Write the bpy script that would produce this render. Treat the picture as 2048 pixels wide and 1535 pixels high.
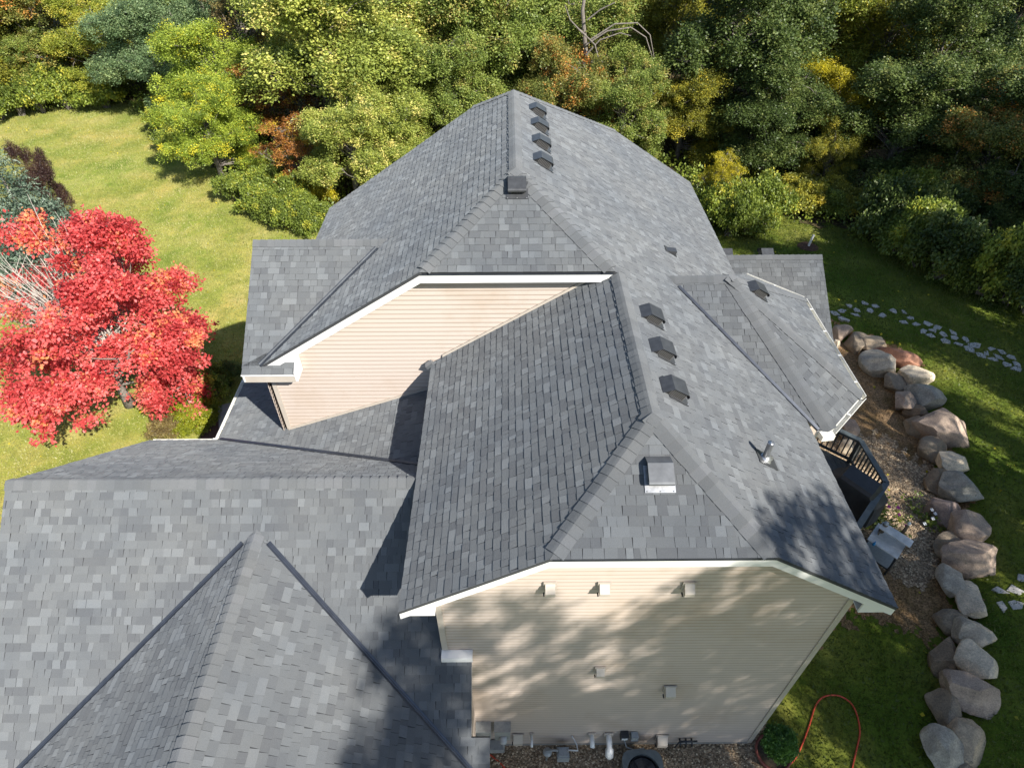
import bpy, math, random
import numpy as np
from mathutils import Vector, Matrix

for _o in list(bpy.data.objects):
    bpy.data.objects.remove(_o)
SC = bpy.context.scene
COL = SC.collection

# ------------------------------------------------------------------ camera
U = 0.935                                   # metres per solved unit
ZG = -16.7856                               # ground level in solved units
CAMZ = -ZG * U
FPX, PITCH, YAW, ROLL = 1257.46, 0.7429, -0.0055, -0.0026
PW, PH = 2048.0, 1535.0
def _basis():
    c, s = math.cos(PITCH), math.sin(PITCH)
    Rz = Matrix.Rotation(YAW, 3, 'Z')
    fw = Rz @ Vector((0, c, -s)); rt = Rz @ Vector((1, 0, 0)); up = Rz @ Vector((0, s, c))
    cr, sr = math.cos(ROLL), math.sin(ROLL)
    return fw, rt * cr + up * sr, up * cr - rt * sr
FW, RT, UP = _basis()
EYE = Vector((0, 0, CAMZ))
cam = bpy.data.cameras.new('camera'); camo = bpy.data.objects.new('camera', cam); COL.objects.link(camo)
cam.sensor_width = 36.0; cam.lens = FPX / PW * 36.0; cam.clip_end = 2000.0; cam.clip_start = 0.1
camo.matrix_world = Matrix(((RT.x, UP.x, -FW.x, 0), (RT.y, UP.y, -FW.y, 0), (RT.z, UP.z, -FW.z, CAMZ), (0, 0, 0, 1)))
SC.camera = camo
SC.render.resolution_x = 1024; SC.render.resolution_y = 767

# ------------------------------------------------------------------ light
SUN = Vector((0.51, -0.567, 0.647)).normalized()
ELEV = math.asin(SUN.z); AZ = math.atan2(SUN.x, SUN.y)
world = bpy.data.worlds.new('World'); SC.world = world; world.use_nodes = True
_nt = world.node_tree; _nt.nodes.clear()
_sky = _nt.nodes.new('ShaderNodeTexSky'); _sky.sky_type = 'NISHITA'; _sky.sun_disc = False
_sky.sun_elevation = ELEV; _sky.sun_rotation = AZ; _sky.altitude = 250; _sky.air_density = 1.0; _sky.dust_density = 0.6
_bg = _nt.nodes.new('ShaderNodeBackground'); _bg.inputs['Strength'].default_value = 0.09
_wo = _nt.nodes.new('ShaderNodeOutputWorld')
_nt.links.new(_sky.outputs[0], _bg.inputs[0]); _nt.links.new(_bg.outputs[0], _wo.inputs[0])
sl = bpy.data.lights.new('sun', 'SUN'); slo = bpy.data.objects.new('sun', sl); COL.objects.link(slo)
sl.energy = 4.6; sl.angle = math.radians(0.53); sl.color = (1.0, 0.955, 0.885)
slo.rotation_euler = SUN.to_track_quat('Z', 'Y').to_euler()
SC.view_settings.view_transform = 'Standard'; SC.view_settings.look = 'None'
SC.view_settings.gamma = 1.0; SC.view_settings.exposure = 1.08
SC.view_settings.use_curve_mapping = False

# ------------------------------------------------------------------ pixel -> place
def ray(px, py):
    return (FW * FPX + RT * (px - PW / 2) - UP * (py - PH / 2)).normalized()
def hit_z(px, py, z):
    d = ray(px, py); return EYE + d * ((z - CAMZ) / d.z)
def hit_y(px, py, y):
    d = ray(px, py); return EYE + d * (y / d.y)
def hit_x(px, py, x):
    d = ray(px, py); return EYE + d * (x / d.x)
def project(P):
    d = Vector(P) - EYE; w = d.dot(FW)
    return (PW / 2 + FPX * d.dot(RT) / w, PH / 2 - FPX * d.dot(UP) / w, w)
def smooth(a, b, x):
    t = min(1.0, max(0.0, (x - a) / (b - a))); return t * t * (3 - 2 * t)
_cy = [-20, 3.0, 6.1, 8.3, 10.6, 14.7, 17.2, 18.8, 20.4, 21.5, 60]
_cx = [9.0, 9.6, 10.6, 12.0, 13.2, 14.5, 15.0, 14.4, 12.6, 10.5, 10.5]
def wall_curve(y):
    return float(np.interp(y, _cy, _cx))
def terrain(x, y):
    r = 0.42 * smooth(-0.25, 0.65, x - wall_curve(y)) * (1 - smooth(20.5, 29, y))
    r += 0.10 * math.sin(x * 0.13 + 1) * math.sin(y * 0.11) * smooth(12, 22, math.hypot(x, y - 12))
    return r
def hit_g(px, py, dz=0.0):
    z = 0.0
    for _ in range(4):
        P = hit_z(px, py, z + dz); z = terrain(P.x, P.y)
    return P

# ------------------------------------------------------------------ materials
def new_mat(name):
    m = bpy.data.materials.new(name); m.use_nodes = True
    nt = m.node_tree; nt.nodes.clear()
    out = nt.nodes.new('ShaderNodeOutputMaterial'); b = nt.nodes.new('ShaderNodeBsdfPrincipled')
    nt.links.new(b.outputs[0], out.inputs[0])
    return m, nt, b, out
def ramp(nt, stops, fac=None):
    r = nt.nodes.new('ShaderNodeValToRGB')
    while len(r.color_ramp.elements) < len(stops): r.color_ramp.elements.new(0.5)
    for e, (p, c) in zip(r.color_ramp.elements, stops):
        e.position = p; e.color = (c[0], c[1], c[2], 1)
    if fac is not None: nt.links.new(fac, r.inputs[0])
    return r
def noise(nt, scale, detail=4, rough=0.6, vec=None, dims='3D'):
    n = nt.nodes.new('ShaderNodeTexNoise'); n.noise_dimensions = dims
    n.inputs['Scale'].default_value = scale; n.inputs['Detail'].default_value = detail; n.inputs['Roughness'].default_value = rough
    if vec is not None: nt.links.new(vec, n.inputs['Vector'])
    return n
def texco(nt, which='Object'):
    return nt.nodes.new('ShaderNodeTexCoord').outputs[which]
def geopos(nt):
    return nt.nodes.new('ShaderNodeNewGeometry').outputs['Position']
def mix(nt, a, b, fac, mode='MIX'):
    n = nt.nodes.new('ShaderNodeMix'); n.data_type = 'RGBA'; n.blend_type = mode
    for s, v in ((0, fac), (6, a), (7, b)):
        if isinstance(v, (int, float)): n.inputs[s].default_value = v
        elif isinstance(v, tuple): n.inputs[s].default_value = (v[0], v[1], v[2], 1)
        else: nt.links.new(v, n.inputs[s])
    return n.outputs[2]
def bump(nt, b, h, strength=0.3, dist=0.01):
    n = nt.nodes.new('ShaderNodeBump'); n.inputs['Strength'].default_value = strength; n.inputs['Distance'].default_value = dist
    nt.links.new(h, n.inputs['Height']); nt.links.new(n.outputs[0], b.inputs['Normal'])
def attr(nt, name):
    a = nt.nodes.new('ShaderNodeAttribute'); a.attribute_name = name; return a
def plain(name, col, rough=0.5, var=0.08, scale=6, metallic=0.0, bs=0.0, bscale=60):
    m, nt, b, _ = new_mat(name)
    p = geopos(nt); n = noise(nt, scale, 5, 0.65, p)
    lo = tuple(max(0, c * (1 - var * 2)) for c in col); hi = tuple(min(1, c * (1 + var)) for c in col)
    r = ramp(nt, [(0.3, lo), (0.7, hi)], n.outputs['Fac']); nt.links.new(r.outputs[0], b.inputs['Base Color'])
    b.inputs['Roughness'].default_value = rough; b.inputs['Metallic'].default_value = metallic
    if bs: bump(nt, b, noise(nt, bscale, 4, 0.6, p).outputs['Fac'], bs, 0.01)
    return m

def mat_shingle(name, dark, mid, light):
    m, nt, b, _ = new_mat(name)
    a = attr(nt, 'shade'); p = geopos(nt)
    r = ramp(nt, [(0.0, (0.042, 0.045, 0.05)), (0.015, (0.042, 0.045, 0.05)), (0.03, dark), (0.28, tuple((d + q) / 2 for d, q in zip(dark, mid))), (0.5, mid), (0.75, tuple((l + q) / 2 for l, q in zip(light, mid))), (1.0, light)], a.outputs['Fac'])
    g = noise(nt, 170, 3, 0.8, p)
    gr = ramp(nt, [(0.25, (0.62, 0.62, 0.63)), (0.5, (1, 1, 1)), (0.78, (1.42, 1.42, 1.4))], g.outputs['Fac'])
    c = mix(nt, r.outputs[0], gr.outputs[0], 1.0, 'MULTIPLY')
    w = noise(nt, 0.7, 4, 0.6, p)
    wr = ramp(nt, [(0.3, (0.88, 0.9, 0.93)), (0.7, (1.08, 1.06, 1.03))], w.outputs['Fac'])
    c = mix(nt, c, wr.outputs[0], 1.0, 'MULTIPLY')
    nt.links.new(c, b.inputs['Base Color']); b.inputs['Roughness'].default_value = 0.82; b.inputs['Diffuse Roughness'].default_value = 1.0
    b.inputs['Specular IOR Level'].default_value = 0.35
    bump(nt, b, noise(nt, 230, 2, 0.7, p).outputs['Fac'], 0.55, 0.006)
    return m
M = {}
M['shingle'] = mat_shingle('asphalt_shingle', (0.092, 0.097, 0.103), (0.117, 0.124, 0.129), (0.154, 0.164, 0.171))
M['cap'] = mat_shingle('ridge_cap_shingle', (0.100, 0.105, 0.109), (0.117, 0.123, 0.127), (0.134, 0.139, 0.145))
M['underlay'] = plain('roof_underlay', (0.034, 0.036, 0.039), 0.9)
M['white'] = plain('white_trim', (0.680, 0.671, 0.646), 0.45, 0.03, 2)
M['gutter'] = plain('gutter_white', (0.663, 0.646, 0.578), 0.4, 0.05, 3)
M['gutter_in'] = plain('gutter_inside', (0.298, 0.305, 0.312), 0.5, 0.2, 5)
M['flash'] = plain('valley_metal', (0.060, 0.068, 0.085), 0.38, 0.15, 4, 0.55)
M['flash_light'] = plain('drip_metal', (0.255, 0.272, 0.289), 0.4, 0.1, 4, 0.6)
M['vent'] = plain('vent_metal', (0.060, 0.062, 0.065), 0.4, 0.15, 9, 0.25)
M['vent_dark'] = plain('vent_inside', (0.015, 0.015, 0.015), 0.7)
M['louver'] = plain('vent_louver', (0.114, 0.110, 0.103), 0.5)
M['galv'] = plain('galvanised_metal', (0.391, 0.399, 0.408), 0.33, 0.15, 12, 0.8)
M['nail'] = plain('nail_head', (0.595, 0.595, 0.595), 0.3, 0.02, 2, 0.7)
M['pvc'] = plain('white_pvc', (0.680, 0.680, 0.654), 0.35, 0.03)
M['box'] = plain('utility_grey', (0.327, 0.341, 0.334), 0.5, 0.1, 14, 0.1)
M['boxd'] = plain('utility_dark', (0.025, 0.027, 0.030), 0.5)
M['ac'] = plain('condenser_green_grey', (0.142, 0.160, 0.156), 0.5, 0.1, 10)
M['concrete'] = plain('foundation_concrete', (0.256, 0.241, 0.220), 0.9, 0.15, 4, 0, 0.3, 40)
M['deckgrey'] = plain('deck_grey_stain', (0.058, 0.068, 0.071), 0.65, 0.16, 8, 0, 0.2, 50)
M['deckrail'] = plain('deck_rail_stain', (0.082, 0.099, 0.103), 0.6, 0.16, 8)
M['cover'] = plain('grill_cover', (0.025, 0.027, 0.031), 0.6, 0.2, 5, 0, 0.4, 8)
M['terracotta'] = plain('terracotta_red', (0.213, 0.060, 0.043), 0.6, 0.15, 8)
M['soil'] = plain('pot_soil', (0.071, 0.053, 0.032), 0.95, 0.25, 20, 0, 0.6, 40)
M['hose'] = plain('hose_red', (0.62, 0.075, 0.03), 0.4, 0.06, 3)
M['table'] = plain('table_white', (0.62, 0.61, 0.58), 0.5, 0.14, 5)
M['blue'] = plain('blue_plastic', (0.007, 0.199, 0.440), 0.4)
M['wood'] = plain('weathered_wood', (0.163, 0.121, 0.078), 0.8, 0.2, 10)
M['pink'] = plain('pink_petal', (0.483, 0.050, 0.234), 0.6)
M['wpetal'] = plain('white_petal', (0.680, 0.680, 0.663), 0.6)
M['mulch'] = plain('mulch', (0.085, 0.043, 0.028), 0.95, 0.3, 24, 0, 0.8, 30)
M['glass'] = plain('lamp_glass', (0.391, 0.412, 0.426), 0.1, 0.05)

def mat_siding(name, col):
    m, nt, b, _ = new_mat(name)
    p = geopos(nt)
    n = noise(nt, 0.55, 5, 0.62, p)
    st = ramp(nt, [(0.50, (1, 1, 1)), (0.68, (0.90, 0.86, 0.80)), (0.8, (0.82, 0.77, 0.70))], n.outputs['Fac'])
    mp = nt.nodes.new('ShaderNodeMapping'); nt.links.new(p, mp.inputs[0]); mp.inputs['Scale'].default_value = (1.2, 60, 60)
    gr = noise(nt, 1.5, 4, 0.6, mp.outputs[0])
    gg = ramp(nt, [(0.3, (0.95, 0.95, 0.95)), (0.7, (1.03, 1.03, 1.03))], gr.outputs['Fac'])
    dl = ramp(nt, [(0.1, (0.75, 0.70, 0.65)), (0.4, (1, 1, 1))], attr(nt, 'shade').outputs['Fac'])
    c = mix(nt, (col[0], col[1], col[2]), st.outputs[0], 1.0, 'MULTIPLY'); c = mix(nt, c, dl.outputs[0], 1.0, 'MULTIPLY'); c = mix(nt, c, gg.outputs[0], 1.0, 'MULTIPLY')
    nt.links.new(c, b.inputs['Base Color']); b.inputs['Roughness'].default_value = 0.55
    bump(nt, b, gr.outputs['Fac'], 0.12, 0.003)
    return m
M['siding'] = mat_siding('cream_vinyl_siding', (0.466, 0.397, 0.343))
M['cream'] = plain('cream_trim', (0.435, 0.385, 0.325), 0.5, 0.04, 3)
M['wallin'] = plain('wall_core', (0.426, 0.355, 0.295), 0.7, 0.04, 3)

def mat_leaf(name, c0, c1, c2, c3, trans=0.36):
    m, nt, b, out = new_mat(name)
    a = attr(nt, 'tint')
    r = ramp(nt, [(0.0, c0), (0.4, c1), (0.72, c2), (0.97, c3)], a.outputs['Fac'])
    nt.links.new(r.outputs[0], b.inputs['Base Color']); b.inputs['Roughness'].default_value = 0.48
    b.inputs['Specular IOR Level'].default_value = 0.45
    t = nt.nodes.new('ShaderNodeBsdfTranslucent'); nt.links.new(r.outputs[0], t.inputs[0])
    x = nt.nodes.new('ShaderNodeMixShader'); x.inputs[0].default_value = trans
    nt.links.new(b.outputs[0], x.inputs[1]); nt.links.new(t.outputs[0], x.inputs[2]); nt.links.new(x.outputs[0], out.inputs[0])
    return m
LEAF = {
 'lightgreen': mat_leaf('leaf_light_green', (0.131, 0.171, 0.035), (0.289, 0.343, 0.064), (0.497, 0.521, 0.107), (0.786, 0.682, 0.214)),
 'oak':        mat_leaf('leaf_oak_green', (0.097, 0.144, 0.032), (0.209, 0.274, 0.052), (0.362, 0.407, 0.095), (0.40, 0.33, 0.09)),
 'oakorange':  mat_leaf('leaf_oak_turning', (0.090, 0.114, 0.032), (0.212, 0.241, 0.052), (0.381, 0.315, 0.079), (0.802, 0.336, 0.079)),
 'yellowgreen':mat_leaf('leaf_yellow_green', (0.117, 0.144, 0.024), (0.275, 0.321, 0.045), (0.462, 0.465, 0.061), (0.606, 0.523, 0.082)),
 'bluegreen':  mat_leaf('leaf_blue_green', (0.076, 0.126, 0.058), (0.167, 0.252, 0.109), (0.269, 0.352, 0.159), (0.369, 0.454, 0.185)),
 'midgreen':   mat_leaf('leaf_mid_green', (0.122, 0.180, 0.024), (0.292, 0.380, 0.048), (0.486, 0.549, 0.073), (0.827, 0.697, 0.048)),
 'orange':     mat_leaf('leaf_orange', (0.161, 0.061, 0.014), (0.346, 0.137, 0.031), (0.494, 0.234, 0.061), (0.569, 0.407, 0.037)),
 'olive':      mat_leaf('leaf_olive', (0.101, 0.110, 0.021), (0.222, 0.232, 0.033), (0.403, 0.364, 0.041), (0.646, 0.525, 0.060)),
 'dark':       mat_leaf('leaf_dark_green', (0.041, 0.067, 0.018), (0.089, 0.132, 0.032), (0.156, 0.206, 0.051), (0.246, 0.273, 0.074)),
 'yellow':     mat_leaf('leaf_yellow', (0.159, 0.146, 0.011), (0.378, 0.343, 0.022), (0.562, 0.475, 0.024), (0.683, 0.562, 0.049)),
 'red': mat_leaf('leaf_red', (0.36, 0.03, 0.032), (0.70, 0.10, 0.095), (0.82, 0.21, 0.19), (0.82, 0.32, 0.13), 0.45),
 'spruce':     mat_leaf('needle_blue_green', (0.036, 0.066, 0.044), (0.104, 0.155, 0.104), (0.192, 0.251, 0.177), (0.295, 0.355, 0.265), 0.1),
 'purple':     mat_leaf('leaf_purple', (0.026, 0.013, 0.013), (0.060, 0.030, 0.026), (0.102, 0.051, 0.038), (0.153, 0.102, 0.043)),
 'chartreuse': mat_leaf('leaf_chartreuse', (0.099, 0.121, 0.009), (0.213, 0.241, 0.014), (0.312, 0.327, 0.021), (0.369, 0.355, 0.035)),
 'bush':       mat_leaf('leaf_bush', (0.083, 0.117, 0.020), (0.175, 0.232, 0.039), (0.289, 0.349, 0.048), (0.536, 0.503, 0.065)),
 'bushbrown':  mat_leaf('leaf_bush_brown', (0.087, 0.062, 0.025), (0.187, 0.137, 0.050), (0.273, 0.224, 0.075), (0.373, 0.311, 0.099)),
 'boxwood':    mat_leaf('leaf_boxwood', (0.031, 0.078, 0.015), (0.078, 0.173, 0.025), (0.126, 0.252, 0.039), (0.204, 0.315, 0.052)),
}
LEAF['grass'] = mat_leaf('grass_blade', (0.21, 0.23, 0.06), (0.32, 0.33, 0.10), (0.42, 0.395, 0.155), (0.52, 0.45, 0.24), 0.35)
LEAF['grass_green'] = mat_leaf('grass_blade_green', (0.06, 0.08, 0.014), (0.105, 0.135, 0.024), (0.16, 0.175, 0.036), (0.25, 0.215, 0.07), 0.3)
M['bark'] = plain('bark_grey_brown', (0.19, 0.165, 0.14), 0.9, 0.25, 12, 0, 0.7, 30)
M['twig'] = plain('pale_grey_twig', (0.42, 0.38, 0.33), 0.85, 0.15, 12)

def mat_boulder():
    m, nt, b, _ = new_mat('boulder_stone')
    oi = nt.nodes.new('ShaderNodeObjectInfo'); p = texco(nt)
    n1 = noise(nt, 2.2, 6, 0.7, p); n2 = noise(nt, 30, 4, 0.8, p); n3 = noise(nt, 5.5, 5, 0.7, p)
    r1 = ramp(nt, [(0.3, (0.55, 0.55, 0.56)), (0.55, (1, 0.98, 0.95)), (0.75, (1.35, 1.33, 1.28))], n1.outputs['Fac'])
    r2 = ramp(nt, [(0.3, (0.6, 0.6, 0.62)), (0.5, (1, 1, 1)), (0.7, (1.4, 1.38, 1.35))], n2.outputs['Fac'])
    c = mix(nt, oi.outputs['Color'], r1.outputs[0], 1.0, 'MULTIPLY'); c = mix(nt, c, r2.outputs[0], 1.0, 'MULTIPLY')
    lr = ramp(nt, [(0.62, (0, 0, 0)), (0.72, (1, 1, 1))], n3.outputs['Fac'])
    c = mix(nt, c, (0.10, 0.10, 0.075), lr.outputs[0])
    nt.links.new(c, b.inputs['Base Color']); b.inputs['Roughness'].default_value = 0.88
    ad = nt.nodes.new('ShaderNodeMath'); ad.operation = 'ADD'; nt.links.new(n2.outputs['Fac'], ad.inputs[0]); nt.links.new(n3.outputs['Fac'], ad.inputs[1])
    bump(nt, b, ad.outputs[0], 0.6, 0.04)
    return m
M['boulder'] = mat_boulder()
M['flag'] = plain('flagstone', (0.47, 0.44, 0.40), 0.85, 0.16, 7, 0, 0.3, 30)
M['hoodgrey'] = plain('hood_grey_metal', (0.15, 0.155, 0.16), 0.36, 0.12, 6, 0.5)

def mat_lawn():
    m, nt, b, _ = new_mat('lawn_grass')
    p = geopos(nt)
    n1 = noise(nt, 0.16, 4, 0.6, p); n2 = noise(nt, 1.1, 6, 0.7, p); n3 = noise(nt, 26, 3, 0.8, p)
    n4 = noise(nt, 0.45, 5, 0.65, p)
    mp = nt.nodes.new('ShaderNodeMapping'); nt.links.new(p, mp.inputs[0]); mp.inputs['Rotation'].default_value = (0, 0, 0.5); mp.inputs['Scale'].default_value = (1.0, 0.16, 1)
    nm = noise(nt, 0.9, 2, 0.5, mp.outputs[0])
    r = ramp(nt, [(0.28, (0.133, 0.170, 0.030)), (0.44, (0.226, 0.252, 0.051)), (0.56, (0.325, 0.303, 0.083)), (0.72, (0.442, 0.371, 0.154))], n4.outputs['Fac'])
    r1 = ramp(nt, [(0.35, (0.8, 0.95, 0.75)), (0.65, (1.15, 1.03, 1.1))], n1.outputs['Fac'])
    c = mix(nt, r.outputs[0], r1.outputs[0], 1.0, 'MULTIPLY')
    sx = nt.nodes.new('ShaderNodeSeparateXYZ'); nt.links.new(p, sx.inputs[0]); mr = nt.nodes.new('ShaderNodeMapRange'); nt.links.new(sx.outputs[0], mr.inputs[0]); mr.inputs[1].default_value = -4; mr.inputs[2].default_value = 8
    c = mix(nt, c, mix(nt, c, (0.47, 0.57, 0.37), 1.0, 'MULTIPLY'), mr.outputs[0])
    r2 = ramp(nt, [(0.3, (0.68, 0.74, 0.6)), (0.5, (1, 1, 1)), (0.72, (1.25, 1.16, 1.1))], n2.outputs['Fac'])
    c = mix(nt, c, r2.outputs[0], 1.0, 'MULTIPLY')
    r4 = ramp(nt, [(0.35, (0.86, 0.92, 0.8)), (0.65, (1.1, 1.06, 1.05))], nm.outputs['Fac'])
    c = mix(nt, c, r4.outputs[0], 1.0, 'MULTIPLY')
    r3 = ramp(nt, [(0.25, (0.55, 0.6, 0.5)), (0.5, (1, 1, 1)), (0.75, (1.45, 1.4, 1.35))], n3.outputs['Fac'])
    c = mix(nt, c, r3.outputs[0], 1.0, 'MULTIPLY')
    nt.links.new(c, b.inputs['Base Color']); b.inputs['Roughness'].default_value = 0.9; b.inputs['Specular IOR Level'].default_value = 0.15
    bump(nt, b, n3.outputs['Fac'], 0.8, 0.05)
    return m
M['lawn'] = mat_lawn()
def mat_ground(name, stops, s1, s2, bs=0.8):
    m, nt, b, _ = new_mat(name)
    p = geopos(nt)
    n1 = noise(nt, s1, 6, 0.7, p); v = nt.nodes.new('ShaderNodeTexVoronoi'); v.inputs['Scale'].default_value = s2; nt.links.new(p, v.inputs['Vector'])
    r = ramp(nt, stops, n1.outputs['Fac'])
    sp = nt.nodes.new('ShaderNodeSeparateColor'); nt.links.new(v.outputs['Color'], sp.inputs[0])
    rv = ramp(nt, [(0.0, (0.5, 0.48, 0.45)), (0.5, (0.95, 0.95, 0.95)), (1.0, (1.6, 1.55, 1.5))], sp.outputs[0])
    c = mix(nt, r.outputs[0], rv.outputs[0], 1.0, 'MULTIPLY')
    nt.links.new(c, b.inputs['Base Color']); b.inputs['Roughness'].default_value = 0.93; b.inputs['Specular IOR Level'].default_value = 0.2
    bump(nt, b, v.outputs['Distance'], bs, 0.03)
    return m
M['gravel'] = mat_ground('pea_gravel', [(0.3, (0.170, 0.123, 0.077)), (0.55, (0.304, 0.223, 0.143)), (0.75, (0.403, 0.313, 0.212))], 1.6, 26)
M['dirt'] = mat_ground('dirt_bed', [(0.3, (0.108, 0.076, 0.027)), (0.5, (0.207, 0.132, 0.064)), (0.72, (0.292, 0.194, 0.110))], 1.1, 30, 0.6)
M['forest'] = mat_ground('forest_floor', [(0.3, (0.035, 0.039, 0.014)), (0.5, (0.074, 0.060, 0.029)), (0.72, (0.139, 0.094, 0.049))], 0.9, 9)
M['pebble'] = None
def mat_pebble():
    m, nt, b, _ = new_mat('pebble')
    a = attr(nt, 'shade')
    r = ramp(nt, [(0, (0.122, 0.089, 0.055)), (0.5, (0.368, 0.273, 0.171)), (1, (0.636, 0.506, 0.340))], a.outputs['Fac'])
    nt.links.new(r.outputs[0], b.inputs['Base Color']); b.inputs['Roughness'].default_value = 0.8
    return m
M['pebble'] = mat_pebble()

# ------------------------------------------------------------------ mesh helpers
class MB:
    def __init__(s): s.v = []; s.f = []; s.a = []
    def face(s, pts, a=0.5):
        i = len(s.v); s.v += [tuple(p) for p in pts]; s.f.append(tuple(range(i, i + len(pts)))); s.a.append(a)
    def add(s, vs, fs, a=0.5):
        i = len(s.v); s.v += [tuple(p) for p in vs]
        for f in fs: s.f.append(tuple(i + k for k in f)); s.a.append(a)
    def prism(s, pts, vec, a=0.5):
        n = len(pts); vec = Vector(vec); P = [Vector(p) for p in pts]; Q = [p + vec for p in P]
        s.add(P + Q, [tuple(range(n))[::-1], tuple(range(n, 2 * n))] + [(i, (i + 1) % n, n + (i + 1) % n, n + i) for i in range(n)], a)
    def box(s, c, d, rz=0.0, a=0.5):
        c = Vector(c); h = [q / 2 for q in d]; R = Matrix.Rotation(rz, 3, 'Z')
        vs = [c + R @ Vector((x * h[0], y * h[1], z * h[2])) for x in (-1, 1) for y in (-1, 1) for z in (-1, 1)]
        s.add(vs, [(0, 1, 3, 2), (4, 6, 7, 5), (0, 4, 5, 1), (2, 3, 7, 6), (0, 2, 6, 4), (1, 5, 7, 3)], a)
    def bar(s, p, q, w, h, up=(0, 0, 1), a=0.5):
        p = Vector(p); q = Vector(q); d = (q - p).normalized(); u = Vector(up); x = d.cross(u).normalized(); u = x.cross(d).normalized()
        vs = []
        for b in (p, q):
            for i, j in ((-1, -1), (1, -1), (1, 1), (-1, 1)): vs.append(b + x * (w / 2 * i) + u * (h / 2 * j))
        s.add(vs, [(0, 1, 2, 3)[::-1], (4, 5, 6, 7), (0, 1, 5, 4), (1, 2, 6, 5), (2, 3, 7, 6), (3, 0, 4, 7)], a)
    def tube(s, pts, radii, n=8, cap=True, a=0.5):
        pts = [Vector(p) for p in pts]; rings = []
        up = Vector((0.13, 0.21, 0.97)); i0 = len(s.v)
        for k, p in enumerate(pts):
            d = (pts[min(k + 1, len(pts) - 1)] - pts[max(k - 1, 0)])
            d = d.normalized() if d.length > 1e-9 else Vector((0, 0, 1))
            if abs(d.dot(up)) > 0.98: up = Vector((0.9, 0.3, 0.2)).normalized()
            x = d.cross(up).normalized(); y = x.cross(d)
            for j in range(n):
                t = 2 * math.pi * j / n; s.v.append(tuple(p + (x * math.cos(t) + y * math.sin(t)) * radii[k]))
        for k in range(len(pts) - 1):
            for j in range(n):
                a0 = i0 + k * n + j; a1 = i0 + k * n + (j + 1) % n
                s.f.append((a0, a1, a1 + n, a0 + n)); s.a.append(a)
        if cap:
            s.f.append(tuple(range(i0, i0 + n))[::-1]); s.a.append(a)
            e = i0 + (len(pts) - 1) * n; s.f.append(tuple(range(e, e + n))); s.a.append(a)
    def lathe(s, prof, c=(0, 0, 0), n=24, a=0.5):
        i0 = len(s.v)
        for r, z in prof:
            for j in range(n):
                t = 2 * math.pi * j / n; s.v.append((c[0] + r * math.cos(t), c[1] + r * math.sin(t), c[2] + z))
        for k in range(len(prof) - 1):
            for j in range(n):
                a0 = i0 + k * n + j; a1 = i0 + k * n + (j + 1) % n
                s.f.append((a0, a1, a1 + n, a0 + n)); s.a.append(a)
    def mesh(s, name, shade=False, smooth_=False):
        me = bpy.data.meshes.new(name); me.from_pydata(s.v, [], s.f)
        if shade:
            at = me.attributes.new('shade', 'FLOAT', 'FACE'); at.data.foreach_set('value', s.a)
        if smooth_: me.polygons.foreach_set('use_smooth', [True] * len(me.polygons))
        me.update(); return me
    def build(s, name, mat, parent=None, shade=False, smooth_=False, kind=None, label=None):
        return link(name, s.mesh(name, shade, smooth_), mat, parent, kind, label)
def link(name, me, mat=None, parent=None, kind=None, label=None):
    o = bpy.data.objects.new(name, me); COL.objects.link(o)
    if mat is not None and not me.materials: me.materials.append(mat)
    if parent is not None:
        o.parent = parent; o.matrix_parent_inverse = Matrix.Translation(-parent.location) if parent.type == 'EMPTY' and not parent.get('rot') else Matrix()
    if kind: o['kind'] = kind
    if label: o['label'] = label
    return o
def tag(o, label, cat, group=None):
    o['label'] = label; o['category'] = cat
    if group: o['group'] = group
    return o
def thing(name, label, cat, loc, group=None):
    o = bpy.data.objects.new(name, None); COL.objects.link(o); o.location = loc; o.empty_display_size = 0.2
    return tag(o, label, cat, group)

# ================================================================== HOUSE
random.seed(7)
def zu(z): return (z - ZG) * U
xr, zr, s_ = 2.2319 * U, zu(-7.0), 0.6394
yB, aB, hB, wB = 5.0057 * U, 1.6661 * U, 1.8988 * U, 4.049 * U
yA, xA, aA, hA, wA, yF = 10.9107 * U, 0.1667 * U, 1.9828 * U, 2.0208 * U, 5.8641 * U, 17.9451 * U
zA = zr + s_ * (xr - xA)
yE, zE, sE, xE0, xE1, wE = 7.7729 * U, zu(-9.6272), 0.7877, -9.775 * U, -0.7367 * U, 3.8149 * U
xF, zF, sF = -4.8673 * U, zu(-10.2176), 0.6414
sD, xD, zD = 0.3753, -7.9191 * U, zu(-12.6686)
yAw, xAw, yBw, xW0, xW1 = 11.2017 * U, -5.6929 * U, 5.2831 * U, -1.2493 * U, 5.7366 * U
yC, zC, xC0, sC, wC = 13.4726 * U, zu(-7.6585), -6.1218 * U, 0.6956, 2.7194 * U
zeB = zr - s_ * wB; zeA = zA - s_ * wA; zcB = zr - s_ * aB; zcA = zA - s_ * aA

class Pl:                                   # roof plane z = a x + b y + c
    def __init__(s, a, b, c):
        s.a, s.b, s.c = a, b, c; s.n = Vector((-a, -b, 1)).normalized()
        g = math.hypot(a, b); s.u = Vector((-b / g, a / g, 0)); s.v = s.n.cross(s.u).normalized()
        if s.v.z < 0: s.v = -s.v; s.u = -s.u
        s.o = Vector((0, 0, c))
    def z(s, x, y): return s.a * x + s.b * y + s.c
    def P(s, x, y, h=0.0): return Vector((x, y, s.z(x, y))) + s.n * h
    def to2(s, p): d = Vector(p) - s.o; return (d.dot(s.u), d.dot(s.v))
    def fr2(s, u, v, h=0.0): return s.o + s.u * u + s.v * v + s.n * h
    def hit(s, px, py):
        d = ray(px, py); t = (s.z(EYE.x, EYE.y) - EYE.z) / (d.z - s.a * d.x - s.b * d.y); return EYE + d * t
R_ = Pl(-s_, 0, zr + s_ * xr)
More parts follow.
